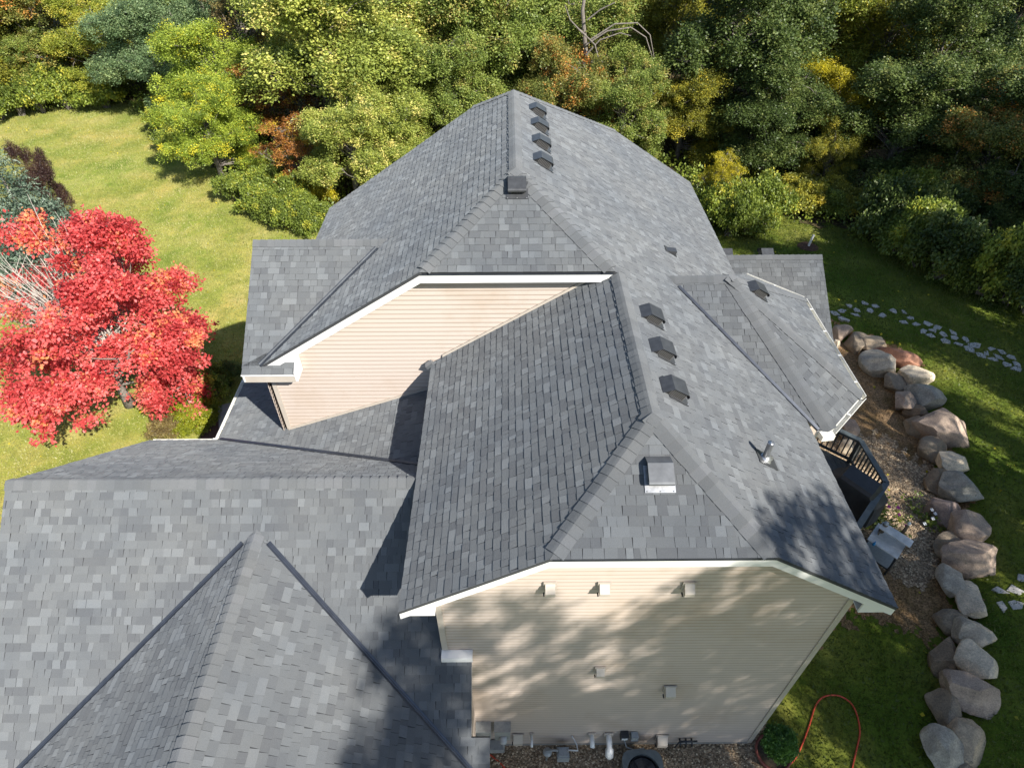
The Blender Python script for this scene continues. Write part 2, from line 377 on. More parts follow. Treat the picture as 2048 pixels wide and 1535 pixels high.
LA = Pl(s_, 0, zA - s_ * xA)
LB = Pl(s_, 0, zr - s_ * xr)
HB = Pl(0, (zr - zcB) / hB, zcB - (zr - zcB) / hB * yB)
HA = Pl(0, (zA - zcA) / hA, zcA - (zA - zcA) / hA * yA)
EN = Pl(0, sE, zE - sE * yE)
EF = Pl(0, -sE, zE + sE * yE)
FL = Pl(sF, 0, zF - sF * xF)
FR = Pl(-sF, 0, zF + sF * xF)
DD = Pl(sD, 0, zD - sD * xD)
CN = Pl(0, sC, zC - sC * yC)
CF = Pl(0, -sC, zC + sC * yC)
sH = 0.765
HF = Pl(0, -sH, zA + sH * yF)               # far hip
# bay roof on the right
yG, zGr, xGa = 12.15 * U, zu(-7.89), 5.0 * U
zGe = zu(-9.74)
G1 = Vector((6.80 * U, 9.09 * U, zGe)); G2 = Vector((7.90 * U, 10.16 * U, zGe)); G3 = Vector((7.90 * U, 13.95 * U, zGe)); G4 = Vector((6.68 * U, 15.12 * U, zGe))
GA = Vector((xGa, yG, zGr))
def plane3(p, q, r):
    n = (q - p).cross(r - p); n = n if n.z > 0 else -n
    return Pl(-n.x / n.z, -n.y / n.z, p.z + (n.x * p.x + n.y * p.y) / n.z)
sGn = (zGr - zGe) / (yG - G1.y)
GN = Pl(0, sGn, zGr - sGn * yG)
GD = plane3(GA, G1, G2); GR = plane3(GA, G2, G3); GDF = plane3(GA, G3, G4)
sGf = (zGr - zGe) / (G4.y - yG); GFf = Pl(0, -sGf, zGr + sGf * yG)
# far right wing
sHw = 0.665; yH, zH, xH1 = 17.4 * U, zu(-10.52), 9.95 * U
HN = Pl(0, sHw, zH - sHw * yH); HFr = Pl(0, -sHw, zH + sHw * yH)
yHe = 13.6 * U; yHf = yH + (yH - yHe)

house = thing('house', 'large cream sided house with grey shingled clipped gable roofs', 'house', (2.0, 10.0, 0.0))

EXPO = 0.1435
def clip(poly, conv):
    out = poly
    n = len(conv)
    for i in range(n):
        ax, ay = conv[i]; bx, by = conv[(i + 1) % n]
        ex, ey = bx - ax, by - ay
        inp = out; out = []
        if not inp: return []
        for j in range(len(inp)):
            p = inp[j]; q = inp[(j + 1) % len(inp)]
            dp = ex * (p[1] - ay) - ey * (p[0] - ax); dq = ex * (q[1] - ay) - ey * (q[0] - ax)
            if dp >= 0: out.append(p)
            if (dp >= 0) != (dq >= 0):
                t = dp / (dp - dq); out.append((p[0] + t * (q[0] - p[0]), p[1] + t * (q[1] - p[1])))
    return out
def area2(p): return 0.5 * sum(p[i][0] * p[(i + 1) % len(p)][1] - p[(i + 1) % len(p)][0] * p[i][1] for i in range(len(p)))
TABS = []                                   # (pixel area, geometry, shade)
def tab_geom(pl, poly, v0, t):
    P = []
    for (u, v) in poly:
        k = (v - v0) / EXPO; P.append(pl.fr2(u, v, t * (1 - k) + 0.003 * k))
    n = len(poly); B = [pl.fr2(u, v, -0.002) for (u, v) in poly]
    return P + B, [tuple(range(n))] + [(n + i, n + (i + 1) % n, (i + 1) % n, i) for i in range(n)]
def roof(pl, polys, name='roof_deck', single=True, show=True, thick=0.05):
    """deck boards under the shingles + shingle tabs; polys = convex plan polygons [(x,y)...]"""
    conv = []; mb = MB()
    for pg in polys:
        P3 = [pl.P(x, y) for x, y in pg]; p2 = [pl.to2(p) for p in P3]
        if area2(p2) < 0: p2 = p2[::-1]; P3 = P3[::-1]
        conv.append(p2)
        mb.prism([p - pl.n * 0.004 for p in P3], -pl.n * thick)
    mb.build(name, M['underlay'], house)
    if not show: return
    us = [u for c in conv for u, v in c]; vs = [v for c in conv for u, v in c]
    v = min(vs); row = 0
    while v < max(vs):
        u = min(us) - random.random() * 0.3
        prev_thick = False
        while u < max(us):
            w = random.choice((0.09, 0.11, 0.12, 0.14, 0.15, 0.17, 0.2, 0.26)) * random.uniform(0.9, 1.1)
            rnd = random.random()
            sh = min(1, max(0, random.gauss(0.46, 0.09))) if rnd < 0.52 else (random.uniform(0.58, 0.95) if rnd < 0.75 else random.uniform(0.0, 0.36))
            th = 0.008 if prev_thick and random.random() < 0.8 else 0.0135
            prev_thick = th > 0.01
            skew = random.uniform(-0.012, 0.012)
            vb = v + random.uniform(-0.002, 0.002)
            rect = [(u + 0.0015, vb), (u + w - 0.0015, vb), (u + w - 0.0015 + skew, v + EXPO + 0.012), (u + 0.0015 + skew, v + EXPO + 0.012)]
            for c in conv:
                pg = clip(rect, c)
                if len(pg) < 3 or abs(area2(pg)) < 2e-4: continue
                vs_, fs_ = tab_geom(pl, pg, v, th)
                area = 0.0
                if single and len(pg) == 4:
                    q = [project(p) for p in vs_[:4]]
                    if all(0 < a < PW and 0 < b < PH and w_ > 0 for a, b, w_ in q):
                        area = abs(area2([(a, b) for a, b, _ in q]))
                TABS.append((area, vs_, fs_, max(sh, 0.04)))
            u += w
        v += EXPO; row += 1

CAPS = []
def caps(p0, p1, nl, nr, half=0.155, e=0.165, lift=0.014, start=0.0):
    """bent cap shingles laid from p0 (bottom) to p1 (top)"""
    p0 = Vector(p0); p1 = Vector(p1); d = (p1 - p0); L = d.length; d.normalize()
    na = (nl + nr).normalized()
    wl = nl.cross(d); wl = wl.normalized(); wr = nr.cross(d).normalized()
    side = d.cross(na)
    if wl.dot(nr) > 0: wl = -wl
    if wr.dot(nl) > 0: wr = -wr
    k = start
    while k < L - 0.03:
        a, b = k, min(k + e + 0.03, L + 0.02)
        sh = min(1, max(0.05, random.gauss(0.5, 0.25))); j = random.uniform(-0.006, 0.006); hw = half + j
        def sect(t, h):
            c = p0 + d * t
            return [c + wl * hw + nl * h, c + wl * 0.045 + nl * (h + 0.004), c + na * (h * 1.0 + 0.002), c + wr * 0.045 + nr * (h + 0.004), c + wr * hw + nr * h]
        s0 = sect(a, lift + 0.012); s1 = sect(b, lift - 0.002)
        bt = sect(a, 0.0); b1 = sect(b, 0.0)
        vs = s0 + s1 + bt + b1
        fs = [(i, i + 1, 6 + i, 5 + i) for i in range(4)] + [(10 + i, 11 + i, i + 1, i) for i in range(4)] + [(10, 0, 5, 15), (4, 14, 19, 9)]
        CAPS.append((vs, fs, sh)); k += e

# ---- roof planes -------------------------------------------------
roof(R_, [[(xr + aB, yB), (xr + wB, yB), (xr + wB, yA), (xr, yA), (xr, yB + hB)],
          [(xr, yA), (xr + wB, yA), (xr + wB, 20.7 * U), (3.463 * U, 20.7 * U), (xA, yF), (xA, yA + hA), (xA + aA, yA)]])
roof(LB, [[(xr - aB, yB), (xr, yB + hB), (xr, yAw - 0.02), (xr - wB, yAw - 0.02), (xr - wB, yB)]])
roof(LA, [[(xA - aA, yA), (xA, yA + hA), (xA, yF), (-0.976 * U, 18.9 * U), (xA - wA, 18.6 * U), (xA - wA, yA)]])
roof(HB, [[(xr - aB, yB), (xr + aB, yB), (xr, yB + hB)]])
roof(HA, [[(xA - aA, yA), (xA + aA, yA), (xA, yA + hA)]])
roof(HF, [[(xA, yF), (-0.976 * U, 18.9 * U), (1.3 * U, 18.9 * U)], [(xA, yF), (1.3 * U, 18.9 * U), (1.3 * U, 20.7 * U), (3.463 * U, 20.7 * U)]], single=False)
# garage: near slope without the front gable's footprint
def vly(t): z = zF - sF * abs(t); return (xF + t, yE - (zE - z) / sE)
yEe = 2.72 * U
tE = (zF - EN.z(0, yEe)) / sF
v0, vL, vR = vly(0), vly(-tE), vly(tE)
vLx = max(vL[0], xE0)
xWi = xW0 - 0.0
tR1 = xW0 - xF; yv1 = vly(tR1)[1]
roof(EN, [[(xE0, yE), (xE0, vly(xE0 - xF)[1]), v0, (v0[0], yE)],
          [(v0[0], yE), v0, (xW0, yv1), (xW0, yE)],
          [(xW0, yBw), (xW0, yv1), (xE1, vly(xE1 - xF)[1]), (xE1, yBw)],
          [(xE1, vly(xE1 - xF)[1]), (xE1, 4.10 * U), (-0.40 * U, 4.10 * U), (-0.40 * U, vly(-0.40 * U - xF)[1])]])
xval = lambda x: yE + (zE - DD.z(x, 0)) / sE         # valley between porch and garage
roof(EF, [[(xE0, yE), (xW0, yE), (xW0, xval(xW0)), (xD, yE + wE), (xE0, yE + wE)]])
yFf = 2.2 * U
roof(FL, [[v0, (xF, yFf), (xE0 - 0.1, yFf), (xE0 - 0.1, vly(xE0 - 0.1 - xF)[1])]])
roof(FR, [[v0, (0.2 * U, vly(0.2 * U - xF)[1]), (0.2 * U, yFf), (xF, yFf)]])
xst = xD + (zE - sE * (yAw - 0.02 - yE) - zD) / sD
roof(DD, [[(xst, yAw - 0.02), (xW0, xval(xW0)), (xW0, yAw - 0.02)], [(xD, xval(xD)), (xst, yAw - 0.02), (xAw - 0.01, yAw - 0.02), (xAw - 0.01, 14.6 * U), (xD, 14.6 * U)]])
def vC(z): return (xA - (zA - z) / s_, yC - (zC - z) / sC)
cv0 = vC(zC); cy0 = yC - wC
xCe = -4.93 * U
zAt = LA.z(xA - wA, 0)
cvE = vC(zAt)
roof(CN, [[(xC0, yC), (xC0, cvE[1]), cvE, cv0], [(xC0, cvE[1]), (xC0, cy0), (xCe, cy0), (xCe, yAw - 0.02), (xC0 + 0.5, yAw - 0.02 + 0.0)] if cvE[1] <= yAw else
          [(xC0, cvE[1]), (xC0, cy0), (xCe, cy0), (xCe, yAw - 0.02), (xA - wA, yAw - 0.02), (xA - wA, cvE[1])]])
roof(CF, [[(xC0, yC), cv0, (cvE[0], 2 * yC - cvE[1]), (xC0, 2 * yC - cvE[1])]], single=False)
# bay roof
def on_R(pl, y):                            # x where plane pl (no x slope) meets R_ at given y
    return (zr + s_ * xr - pl.z(0, y)) / s_
roof(GN, [[(on_R(GN, yG), yG), (on_R(GN, G1.y), G1.y), (G1.x, G1.y), (xGa, yG)]])
roof(GD, [[(GA.x, GA.y), (G1.x, G1.y), (G2.x, G2.y)]])
roof(GR, [[(GA.x, GA.y), (G2.x, G2.y), (G3.x, G3.y)]])
roof(GDF, [[(GA.x, GA.y), (G3.x, G3.y), (G4.x, G4.y)]])
roof(GFf, [[(on_R(GFf, yG), yG), (GA.x, GA.y), (G4.x, G4.y), (on_R(GFf, G4.y), G4.y)]], single=False)
xH0 = xW1 - 0.1
roof(HN, [[(xH0, yH), (xH0, yHe), (xH1, yHe), (xH1, yH)]])
roof(HFr, [[(xH0, yH), (xH1, yH), (xH1, yHf), (xH0, yHf)]], single=False)

# ---- caps ---------------------------------------------------------
def T(pl, x, y): return pl.P(x, y)
caps((xr, yA + 0.05, zr), (xr, yB + hB, zr), LB.n, R_.n)
caps((xA, yF, zA), (xA, yA + hA, zA), LA.n, R_.n)
caps((xr - aB, yB, zcB), (xr, yB + hB, zr), LB.n, HB.n, 0.16, start=0.10)
caps((xr + aB, yB, zcB), (xr, yB + hB, zr), HB.n, R_.n, 0.18, start=0.10)
caps((xA - aA, yA, zcA), (xA, yA + hA, zA), LA.n, HA.n, 0.17, start=0.1)
caps((xA + aA, yA, zcA), (xA, yA + hA, zA), HA.n, R_.n, 0.19, start=0.1)
caps((3.463 * U, 20.7 * U, R_.z(3.463 * U, 0)), (xA, yF, zA), R_.n, HF.n)
caps((-0.976 * U, 18.9 * U, LA.z(-0.976 * U, 0)), (xA, yF, zA), LA.n, HF.n)
caps((xE0, yE, zE), (xW0 - 0.3, yE, zE), EN.n, EF.n, 0.16)
caps((xF, v0[1] + 0.08, zF), (xF, yFf + 0.2, zF), FL.n, FR.n, 0.16)
caps((xC0, yC, zC), (cv0[0] + 0.06, yC, zC), CN.n, CF.n, 0.16)
caps((xGa, yG, zGr), (on_R(GN, yG) - 0.05, yG, zGr), GN.n, GFf.n, 0.16)
caps(G1, GA, GN.n, GD.n, 0.17); caps(G2, GA, GD.n, GR.n, 0.17); caps(G3, GA, GR.n, GDF.n, 0.16)
caps((xH1, yH, zH), (xH0, yH, zH), HN.n, HFr.n, 0.15)
# orient the caps' faces upward and link them
def add_edge(mb, vs, fs, sh, ntop):
    mb.add(vs, fs, sh); mb.a[-(len(fs) - ntop):] = [0.0] * (len(fs) - ntop)
for k, (vs, fs, sh) in enumerate(CAPS[:300]):
    mb = MB(); add_edge(mb, vs, fs, sh, 4); mb.build('ridge_cap', M['cap'], house, shade=True)
if len(CAPS) > 300:
    mb = MB()
    for vs, fs, sh in CAPS[300:]: add_edge(mb, vs, fs, sh, 4)
    mb.build('ridge_cap_run', M['cap'], house, shade=True, kind='stuff')

TABS.sort(key=lambda t: -t[0])
for area, vs, fs, sh in TABS[:298]:
    mb = MB(); add_edge(mb, vs, fs, sh, 1); mb.build('shingle', M['shingle'], house, shade=True)
mb = MB()
for area, vs, fs, sh in TABS[298:]: add_edge(mb, vs, fs, sh, 1)
mb.build('shingle_field', M['shingle'], house, shade=True, kind='stuff')
print('tabs', len(TABS), 'caps', len(CAPS))

# ---- valley and edge metal ---------------------------------------
def valley(name, p, q, pa, pb, w=0.055, lift=0.024, rib=0.012, mat='flash'):
    p = Vector(p); q = Vector(q); d = (q - p).normalized(); mb = MB()
    wa = pa.n.cross(d).normalized(); wb = pb.n.cross(d).normalized(); na = (pa.n + pb.n).normalized()
    if wa.z < 0: wa = -wa
    if wb.z < 0: wb = -wb
    sec = lambda c: [c + wa * w + pa.n * lift, c + wa * w * 0.25 + na * lift, c + na * (lift + rib), c + wb * w * 0.25 + na * lift, c + wb * w + pb.n * lift]
    a = sec(p); b = sec(q); low = [x - na * 0.03 for x in (a[0], a[2], a[4])]; low2 = [x - na * 0.03 for x in (b[0], b[2], b[4])]
    mb.add(a + b, [(i, i + 1, 6 + i, 5 + i) for i in range(4)])
    mb.add([a[0], b[0], low2[0], low[0]], [(0, 1, 2, 3)]); mb.add([a[4], b[4], low2[2], low[2]], [(0, 1, 2, 3)])
    mb.add([a[0], a[2], a[4], low[2], low[0]], [(0, 1, 2, 3, 4)]); mb.add([b[0], b[2], b[4], low2[2], low2[0]], [(0, 1, 2, 3, 4)])
    mb.build(name, M[mat], house)
vfp = lambda t: EN.P(*vly(t))
valley('valley_flashing', vfp(-0.22), vfp(xE0 - xF + 0.02), EN, FL, 0.06, 0.019)
valley('valley_flashing', vfp(0.22), vfp(0.1 * U - xF), EN, FR, 0.06, 0.019)
valley('valley_flashing', EF.P(xD + 0.05, xval(xD + 0.05)), EF.P(xW0, xval(xW0)), EF, DD, 0.06)
valley('valley_flashing', CN.P(*vC(zC - 0.12)), CN.P(*cvE), CN, LA, 0.075)
valley('valley_flashing', GN.P(on_R(GN, yG - 0.2), yG - 0.2), GN.P(on_R(GN, G1.y), G1.y), GN, R_, 0.055)
valley('valley_trim', CN.P(*vC(zC - 0.12)) + LA.n * 0.03, CN.P(*cvE) + LA.n * 0.03, CN, LA, 0.012, 0.03, 0.012, 'flash_light')

def strip(name, pts, up, h, out, t, mat, closed=False):
    """board following a 3D polyline: hangs h below it, t thick towards 'out'"""
    mb = MB()
    for p, q in zip(pts[:-1], pts[1:]):
        p = Vector(p); q = Vector(q); o = Vector(out) * t; u = Vector(up) * h
        mb.prism([p, q, q - u, p - u], o)
    return mb.build(name, M[mat], house)
Z = Vector((0, 0, 1)); NY = Vector((0, -1, 0))
# rake and clipped gable fascias (a little below the shingles)
def gable_trim(yy, pts, drop=0.012, h=0.19):
    for a, b in zip(pts[:-1], pts[1:]):
        p = Vector((a[0], yy, a[1] - drop)); q = Vector((b[0], yy, b[1] - drop))
        strip('fascia', [p, q], Z, h, Vector((0, 1, 0)), 0.03, 'white')
        strip('drip_edge', [p + Vector((0, -0.012, 0.012)), q + Vector((0, -0.012, 0.012))], Z, 0.035, Vector((0, 1, 0)), 0.01, 'flash')
gB = [(xr - wB, zeB), (xr - aB, zcB), (xr + aB, zcB), (xr + wB, zeB)]
gA = [(xA - wA, zeA), (xA - aA, zcA), (xA + aA - 0.02, zcA)]
gable_trim(yB + 0.02, gB, 0.05, 0.20)
gable_trim(yA + 0.02, gA, 0.05, 0.20)
gable_trim(yEe + 0.02, [(xE0, EN.z(0, yEe)), (xE0 + 0.4, EN.z(0, yEe))])
# soffits under the gable overhangs
def soffit(yy0, yy1, pts, drop=0.235):
    for a, b in zip(pts[:-1], pts[1:]):
        mb = MB(); mb.prism([(a[0], yy0 + 0.05, a[1] - drop), (b[0], yy0 + 0.05, b[1] - drop), (b[0], yy1, b[1] - drop), (a[0], yy1, a[1] - drop)], (0, 0, 0.02))
        mb.build('soffit', M['white'], house)
soffit(yB, yBw, gB); soffit(yA, yAw, gA)
# boxed eave returns: triangle plates and horizontal soffits along the eaves
def eave_return(yy, xe, xw, ze, sl, y_end, fasc=0.17):
    sgn = 1 if xw > xe else -1
    zb = ze - 0.05 - fasc
    mb = MB(); zt = ze - 0.05 + s_ * abs(xw - xe) - 0.02
    mb.prism([(xe + sgn * 0.002, yy, zb), (xw, yy, zb), (xw, yy, zt), (xe + sgn * 0.002, yy, ze - 0.07)], (0, 0.025, 0)); mb.build('eave_return', M['white'], house)
    mb = MB(); mb.prism([(xe, yy + 0.03, zb), (xw, yy + 0.03, zb), (xw, y_end, zb), (xe, y_end, zb)], (0, 0, 0.015)); mb.build('soffit', M['white'], house)
    mb = MB(); mb.prism([(xe, yy + 0.03, zb), (xe, y_end, zb), (xe, y_end, ze - 0.03), (xe, yy + 0.03, ze - 0.03)], (sgn * 0.025, 0, 0)); mb.build('fascia', M['white'], house)
eave_return(yB + 0.055, xr - wB, xW0, zeB, s_, yAw - 0.05)
eave_return(yB + 0.055, xr + wB, xW1, zeB, s_, 20.6 * U)
eave_return(yA + 0.055, xA - wA, xAw, zeA, s_, 18.5 * U)

# ---- walls --------------------------------------------------------
def solid(x0, x1, y0, y1, z0, z1):
    mb = MB(); mb.box(((x0 + x1) / 2, (y0 + y1) / 2, (z0 + z1) / 2), (x1 - x0, y1 - y0, z1 - z0)); return mb.build('wall', M['wallin'], house)
def topB(x, lim): return min(R_.z(x, 0), LB.z(x, 0), lim)
hbw = HB.z(0, yBw); haw = HA.z(0, yAw)
wallB = [(xW0, 0.18), (xW1, 0.18), (xW1, R_.z(xW1, 0) - 0.07), (xr + (zr - hbw) / s_, hbw - 0.07), (xr - (zr - hbw) / s_, hbw - 0.07), (xW0, LB.z(xW0, 0) - 0.07)]
mb = MB(); mb.prism([(x, yBw + 0.03, z) for x, z in wallB], (0, 0.15, 0)); mb.build('wall', M['wallin'], house)
solid(xW0 + 0.01, xW1 - 0.01, yBw + 0.2, yAw + 0.3, 0.18, zeB - 0.14)
solid(xAw + 0.01, xW1 - 0.02, yAw + 0.2, 18.4 * U, 0.18, zeB - 0.15)
solid(1.5 * U, xW1 - 0.03, 18.3 * U, 20.4 * U, 0.18, zeB - 0.16)
wallA = [(xAw, 0.9), (xr + 0.3, 0.9), (xr + 0.3, R_.z(xr + 0.3, 0) - 0.09), (xA + (zA - haw) / s_, haw - 0.07), (xA - (zA - haw) / s_, haw - 0.07), (xAw, LA.z(xAw, 0) - 0.07)]
mb = MB(); mb.prism([(x, yAw + 0.03, z) for x, z in wallA], (0, 0.15, 0)); mb.build('wall', M['wallin'], house)
solid(xC0 + 0.28, xAw + 0.5, yAw + 0.25, 2 * yC - cy0 - 0.42, 0.18, CN.z(0, cy0 + 0.42) - 0.12)
mb = MB(); mb.prism([(xC0 + 0.28, cy0 + 0.42, CN.z(0, cy0 + 0.42) - 0.11), (xC0 + 0.28, yC, zC - 0.08), (xC0 + 0.28, 2 * yC - cy0 - 0.42, CN.z(0, cy0 + 0.42) - 0.11)], (0.12, 0, 0)); mb.build('wall', M['wallin'], house)
zEe = EN.z(0, yEe)
solid(xE0 + 0.25, xW0 + 0.005, yEe + 0.4, yE + wE - 0.4, 0.18, zEe - 0.12)
mb = MB(); mb.prism([(xE0 + 0.25, yEe + 0.4, zEe - 0.11), (xE0 + 0.25, yE, zE - 0.1), (xE0 + 0.25, yE + wE - 0.4, EF.z(0, yE + wE - 0.4) - 0.1)], (0.1, 0, 0)); mb.build('wall', M['wallin'], house)
solid(xW0 + 0.01, xE1 - 0.06, 3.0 * U, yBw - 0.02, 0.18, EN.z(0, 3.2 * U) - 0.12)
# bay body and far wing body
mb = MB(); mb.prism([(xW1 - 0.2, G1.y + 0.45, 0.9), (G1.x - 0.2, G1.y + 0.45, 0.9), (G2.x - 0.42, G2.y + 0.2, 0.9), (G3.x - 0.42, G3.y - 0.2, 0.9), (G4.x - 0.2, G4.y - 0.45, 0.9), (xW1 - 0.2, G4.y - 0.45, 0.9)], (0, 0, zGe - 0.9 - 0.1)); mb.build('wall', M['wallin'], house)
solid(xW1 - 0.1, xH1 - 0.3, yHe + 0.4, yHf - 0.4, 0.18, HN.z(0, yHe + 0.4) - 0.12)
mb = MB(); mb.prism([(xH1 - 0.32, yHe + 0.4, HN.z(0, yHe + 0.4) - 0.11), (xH1 - 0.32, yH, zH - 0.08), (xH1 - 0.32, yHf - 0.4, HN.z(0, yHe + 0.4) - 0.11)], (-0.1, 0, 0)); mb.build('wall', M['wallin'], house)
# foundation under the near wall
mb = MB(); mb.box(((xW0 + xW1) / 2, yBw + 0.12, 0.09), (xW1 - xW0 - 0.02, 0.2, 0.2)); mb.build('foundation', M['concrete'], house)

# ---- lap siding ---------------------------------------------------
def siding(poly, O, ax, out, e, single, name='siding_board', z_from=None):
    """poly in (s, z) on a wall through O along ax, facing out"""
    cv = poly if area2(poly) > 0 else poly[::-1]
    z = min(q[1] for q in poly); zm = max(q[1] for q in poly); field = MB()
    ax = Vector(ax); out = Vector(out)
    while z < zm:
        mb = MB(); hit_any = False
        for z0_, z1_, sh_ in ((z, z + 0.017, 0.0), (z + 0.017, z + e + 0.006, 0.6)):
            pg = clip([(-50, z0_), (50, z0_), (50, z1_), (-50, z1_)], cv)
            if len(pg) < 3 or abs(area2(pg)) < 2e-4: continue
            hit_any = True; F = []; Bk = []
            for s, zz in pg:
                k = min(1, max(0, (zz - z) / e)); base = Vector(O) + ax * s + Vector((0, 0, zz))
                F.append(base + out * (0.015 * (1 - k) + 0.003)); Bk.append(base - out * 0.005)
            n = len(pg); vs = F + Bk; fs = [tuple(range(n))] + [(n + i, n + (i + 1) % n, (i + 1) % n, i) for i in range(n)]
            (mb if single else field).add(vs, fs, sh_)
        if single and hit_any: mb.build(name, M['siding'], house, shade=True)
        z += e
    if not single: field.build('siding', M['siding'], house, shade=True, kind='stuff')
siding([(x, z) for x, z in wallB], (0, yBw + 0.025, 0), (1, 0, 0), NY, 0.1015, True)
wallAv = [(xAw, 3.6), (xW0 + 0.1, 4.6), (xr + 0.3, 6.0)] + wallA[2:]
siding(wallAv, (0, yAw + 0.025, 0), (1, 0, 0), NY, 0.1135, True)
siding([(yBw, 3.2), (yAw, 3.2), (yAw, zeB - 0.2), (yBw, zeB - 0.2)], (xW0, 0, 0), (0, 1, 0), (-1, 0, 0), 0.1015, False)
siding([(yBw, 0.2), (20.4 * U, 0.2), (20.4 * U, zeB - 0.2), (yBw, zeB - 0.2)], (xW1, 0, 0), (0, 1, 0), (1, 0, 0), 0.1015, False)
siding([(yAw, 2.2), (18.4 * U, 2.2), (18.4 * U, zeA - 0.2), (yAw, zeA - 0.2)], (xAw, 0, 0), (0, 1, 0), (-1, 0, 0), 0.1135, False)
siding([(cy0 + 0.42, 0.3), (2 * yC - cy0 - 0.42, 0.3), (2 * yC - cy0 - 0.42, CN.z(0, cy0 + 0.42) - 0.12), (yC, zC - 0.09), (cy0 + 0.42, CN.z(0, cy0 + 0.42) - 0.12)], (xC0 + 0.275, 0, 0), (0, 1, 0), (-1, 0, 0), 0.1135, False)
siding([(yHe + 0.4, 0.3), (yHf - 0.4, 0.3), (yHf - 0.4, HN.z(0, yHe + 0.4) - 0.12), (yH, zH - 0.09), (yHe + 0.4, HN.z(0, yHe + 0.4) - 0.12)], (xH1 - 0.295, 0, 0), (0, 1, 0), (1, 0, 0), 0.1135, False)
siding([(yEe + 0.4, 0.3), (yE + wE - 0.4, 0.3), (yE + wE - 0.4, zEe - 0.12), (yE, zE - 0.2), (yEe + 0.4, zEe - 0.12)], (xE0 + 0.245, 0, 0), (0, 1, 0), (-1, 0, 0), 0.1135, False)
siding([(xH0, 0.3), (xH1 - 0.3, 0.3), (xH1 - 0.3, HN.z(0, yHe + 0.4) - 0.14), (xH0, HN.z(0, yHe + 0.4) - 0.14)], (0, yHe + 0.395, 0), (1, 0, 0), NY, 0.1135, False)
# corner boards
def corner(x, y, z0, z1, sx, mat='cream', sy=-1, w=0.10):
    mb = MB(); mb.prism([(x, y, z0), (x - sx * w, y, z0), (x - sx * w, y - sy * 0.02, z0), (x - sx * 0.02, y - sy * 0.02, z0), (x - sx * 0.02, y - sy * w, z0), (x, y - sy * w, z0)], (0, 0, z1 - z0)); mb.build('corner_board', M[mat], house)
corner(xW0 - 0.03, yBw - 0.012, EN.z(0, yBw) + 0.05, zeB + 0.0, -1)
corner(xW1 + 0.03, yBw - 0.012, 0.18, zeB + 0.0, 1)
corner(xAw - 0.03, yAw - 0.012, DD.z(xAw, 0) + 0.02, zeA - 0.10, -1)
# flashing board where the garage roof laps the near wall
mb = MB(); mb.box(((xW0 + xE1) / 2 - 0.01, yBw - 0.075, EN.z(0, yBw - 0.07) + 0.07), (xE1 - xW0 + 0.06, 0.15, 0.035)); mb.box(((xW0 + xE1) / 2 - 0.01, yBw - 0.145, EN.z(0, yBw - 0.14) + 0.055), (xE1 - xW0 + 0.06, 0.02, 0.10)); mb.build('white_flashing', M['white'], house)
# step flashing strip along near wall / roof-wall joints
strip('wall_flashing', [Vector((xAw, yAw - 0.03, DD.z(xAw, 0) + 0.07)), Vector((xW0, yAw - 0.03, DD.z(xW0, 0) + 0.07))], Z, 0.06, Vector((0, 1, 0)), 0.02, 'cream')
strip('wall_flashing', [Vector((xr - wB + 0.25, yAw - 0.032, LB.z(xr - wB + 0.25, 0) + 0.075)), Vector((xr - 0.1, yAw - 0.032, LB.z(xr - 0.1, 0) + 0.075))], Z, 0.06, Vector((0, 1, 0)), 0.02, 'cream')
# small kick-out flashing at the end of the eave on the cream wall
mb = MB(); k = Vector((xr - wB, yAw - 0.06, zeB + 0.06)); mb.prism([k + Vector((0, 0, 0.08)), k + Vector((-0.13, -0.04, 0.0)), k + Vector((-0.1, 0.03, -0.12)), k + Vector((0.05, 0.03, -0.02))], (0.02, -0.12, -0.02)); mb.build('kickout_flashing', M['flash_light'], house)
# left wing eave: fascia, end cap, soffit
zce = CN.z(0, cy0)
strip('fascia', [Vector((xC0, cy0 + 0.01, zce - 0.02)), Vector((xCe, cy0 + 0.01, zce - 0.02))], Z, 0.20, Vector((0, 1, 0)), 0.03, 'cream')
strip('drip_edge', [Vector((xC0 - 0.01, cy0 - 0.012, zce + 0.0)), Vector((xCe, cy0 - 0.012, zce + 0.0))], Z, 0.03, Vector((0, 1, 0)), 0.012, 'white')
mb = MB(); mb.prism([(xCe + 0.005, cy0 + 0.012, zce + 0.02), (xCe + 0.005, cy0 + 0.012, zce - 0.2), (xCe + 0.005, yAw, zce - 0.2), (xCe + 0.005, yAw, CN.z(0, yAw) + 0.03)], (0.05, 0, 0)); mb.build('eave_end_cap', M['white'], house)
mb = MB(); mb.prism([(xC0 + 0.02, cy0 + 0.045, zce - 0.2), (xCe, cy0 + 0.045, zce - 0.2), (xCe, yAw, zce - 0.2), (xC0 + 0.02, yAw, zce - 0.2)], (0, 0, 0.015)); mb.build('soffit', M['white'], house)
strip('rake_board', [Vector((xC0 + 0.012, yC, zC - 0.03)), Vector((xC0 + 0.012, cy0, zce - 0.03))], Z, 0.17, Vector((1, 0, 0)), 0.03, 'white')
strip('rake_board', [Vector((xC0 + 0.012, yC, zC - 0.03)), Vector((xC0 + 0.012, 2 * yC - cy0, zce - 0.03))], Z, 0.17, Vector((1, 0, 0)), 0.03, 'white')
strip('rake_board', [Vector((xH1 - 0.012, yH, zH - 0.03)), Vector((xH1 - 0.012, yHe, HN.z(0, yHe) - 0.03))], Z, 0.17, Vector((-1, 0, 0)), 0.03, 'white')
strip('rake_board', [Vector((xE0 + 0.012, yE, zE - 0.03)), Vector((xE0 + 0.012, yEe, zEe - 0.03))], Z, 0.17, Vector((1, 0, 0)), 0.03, 'white')
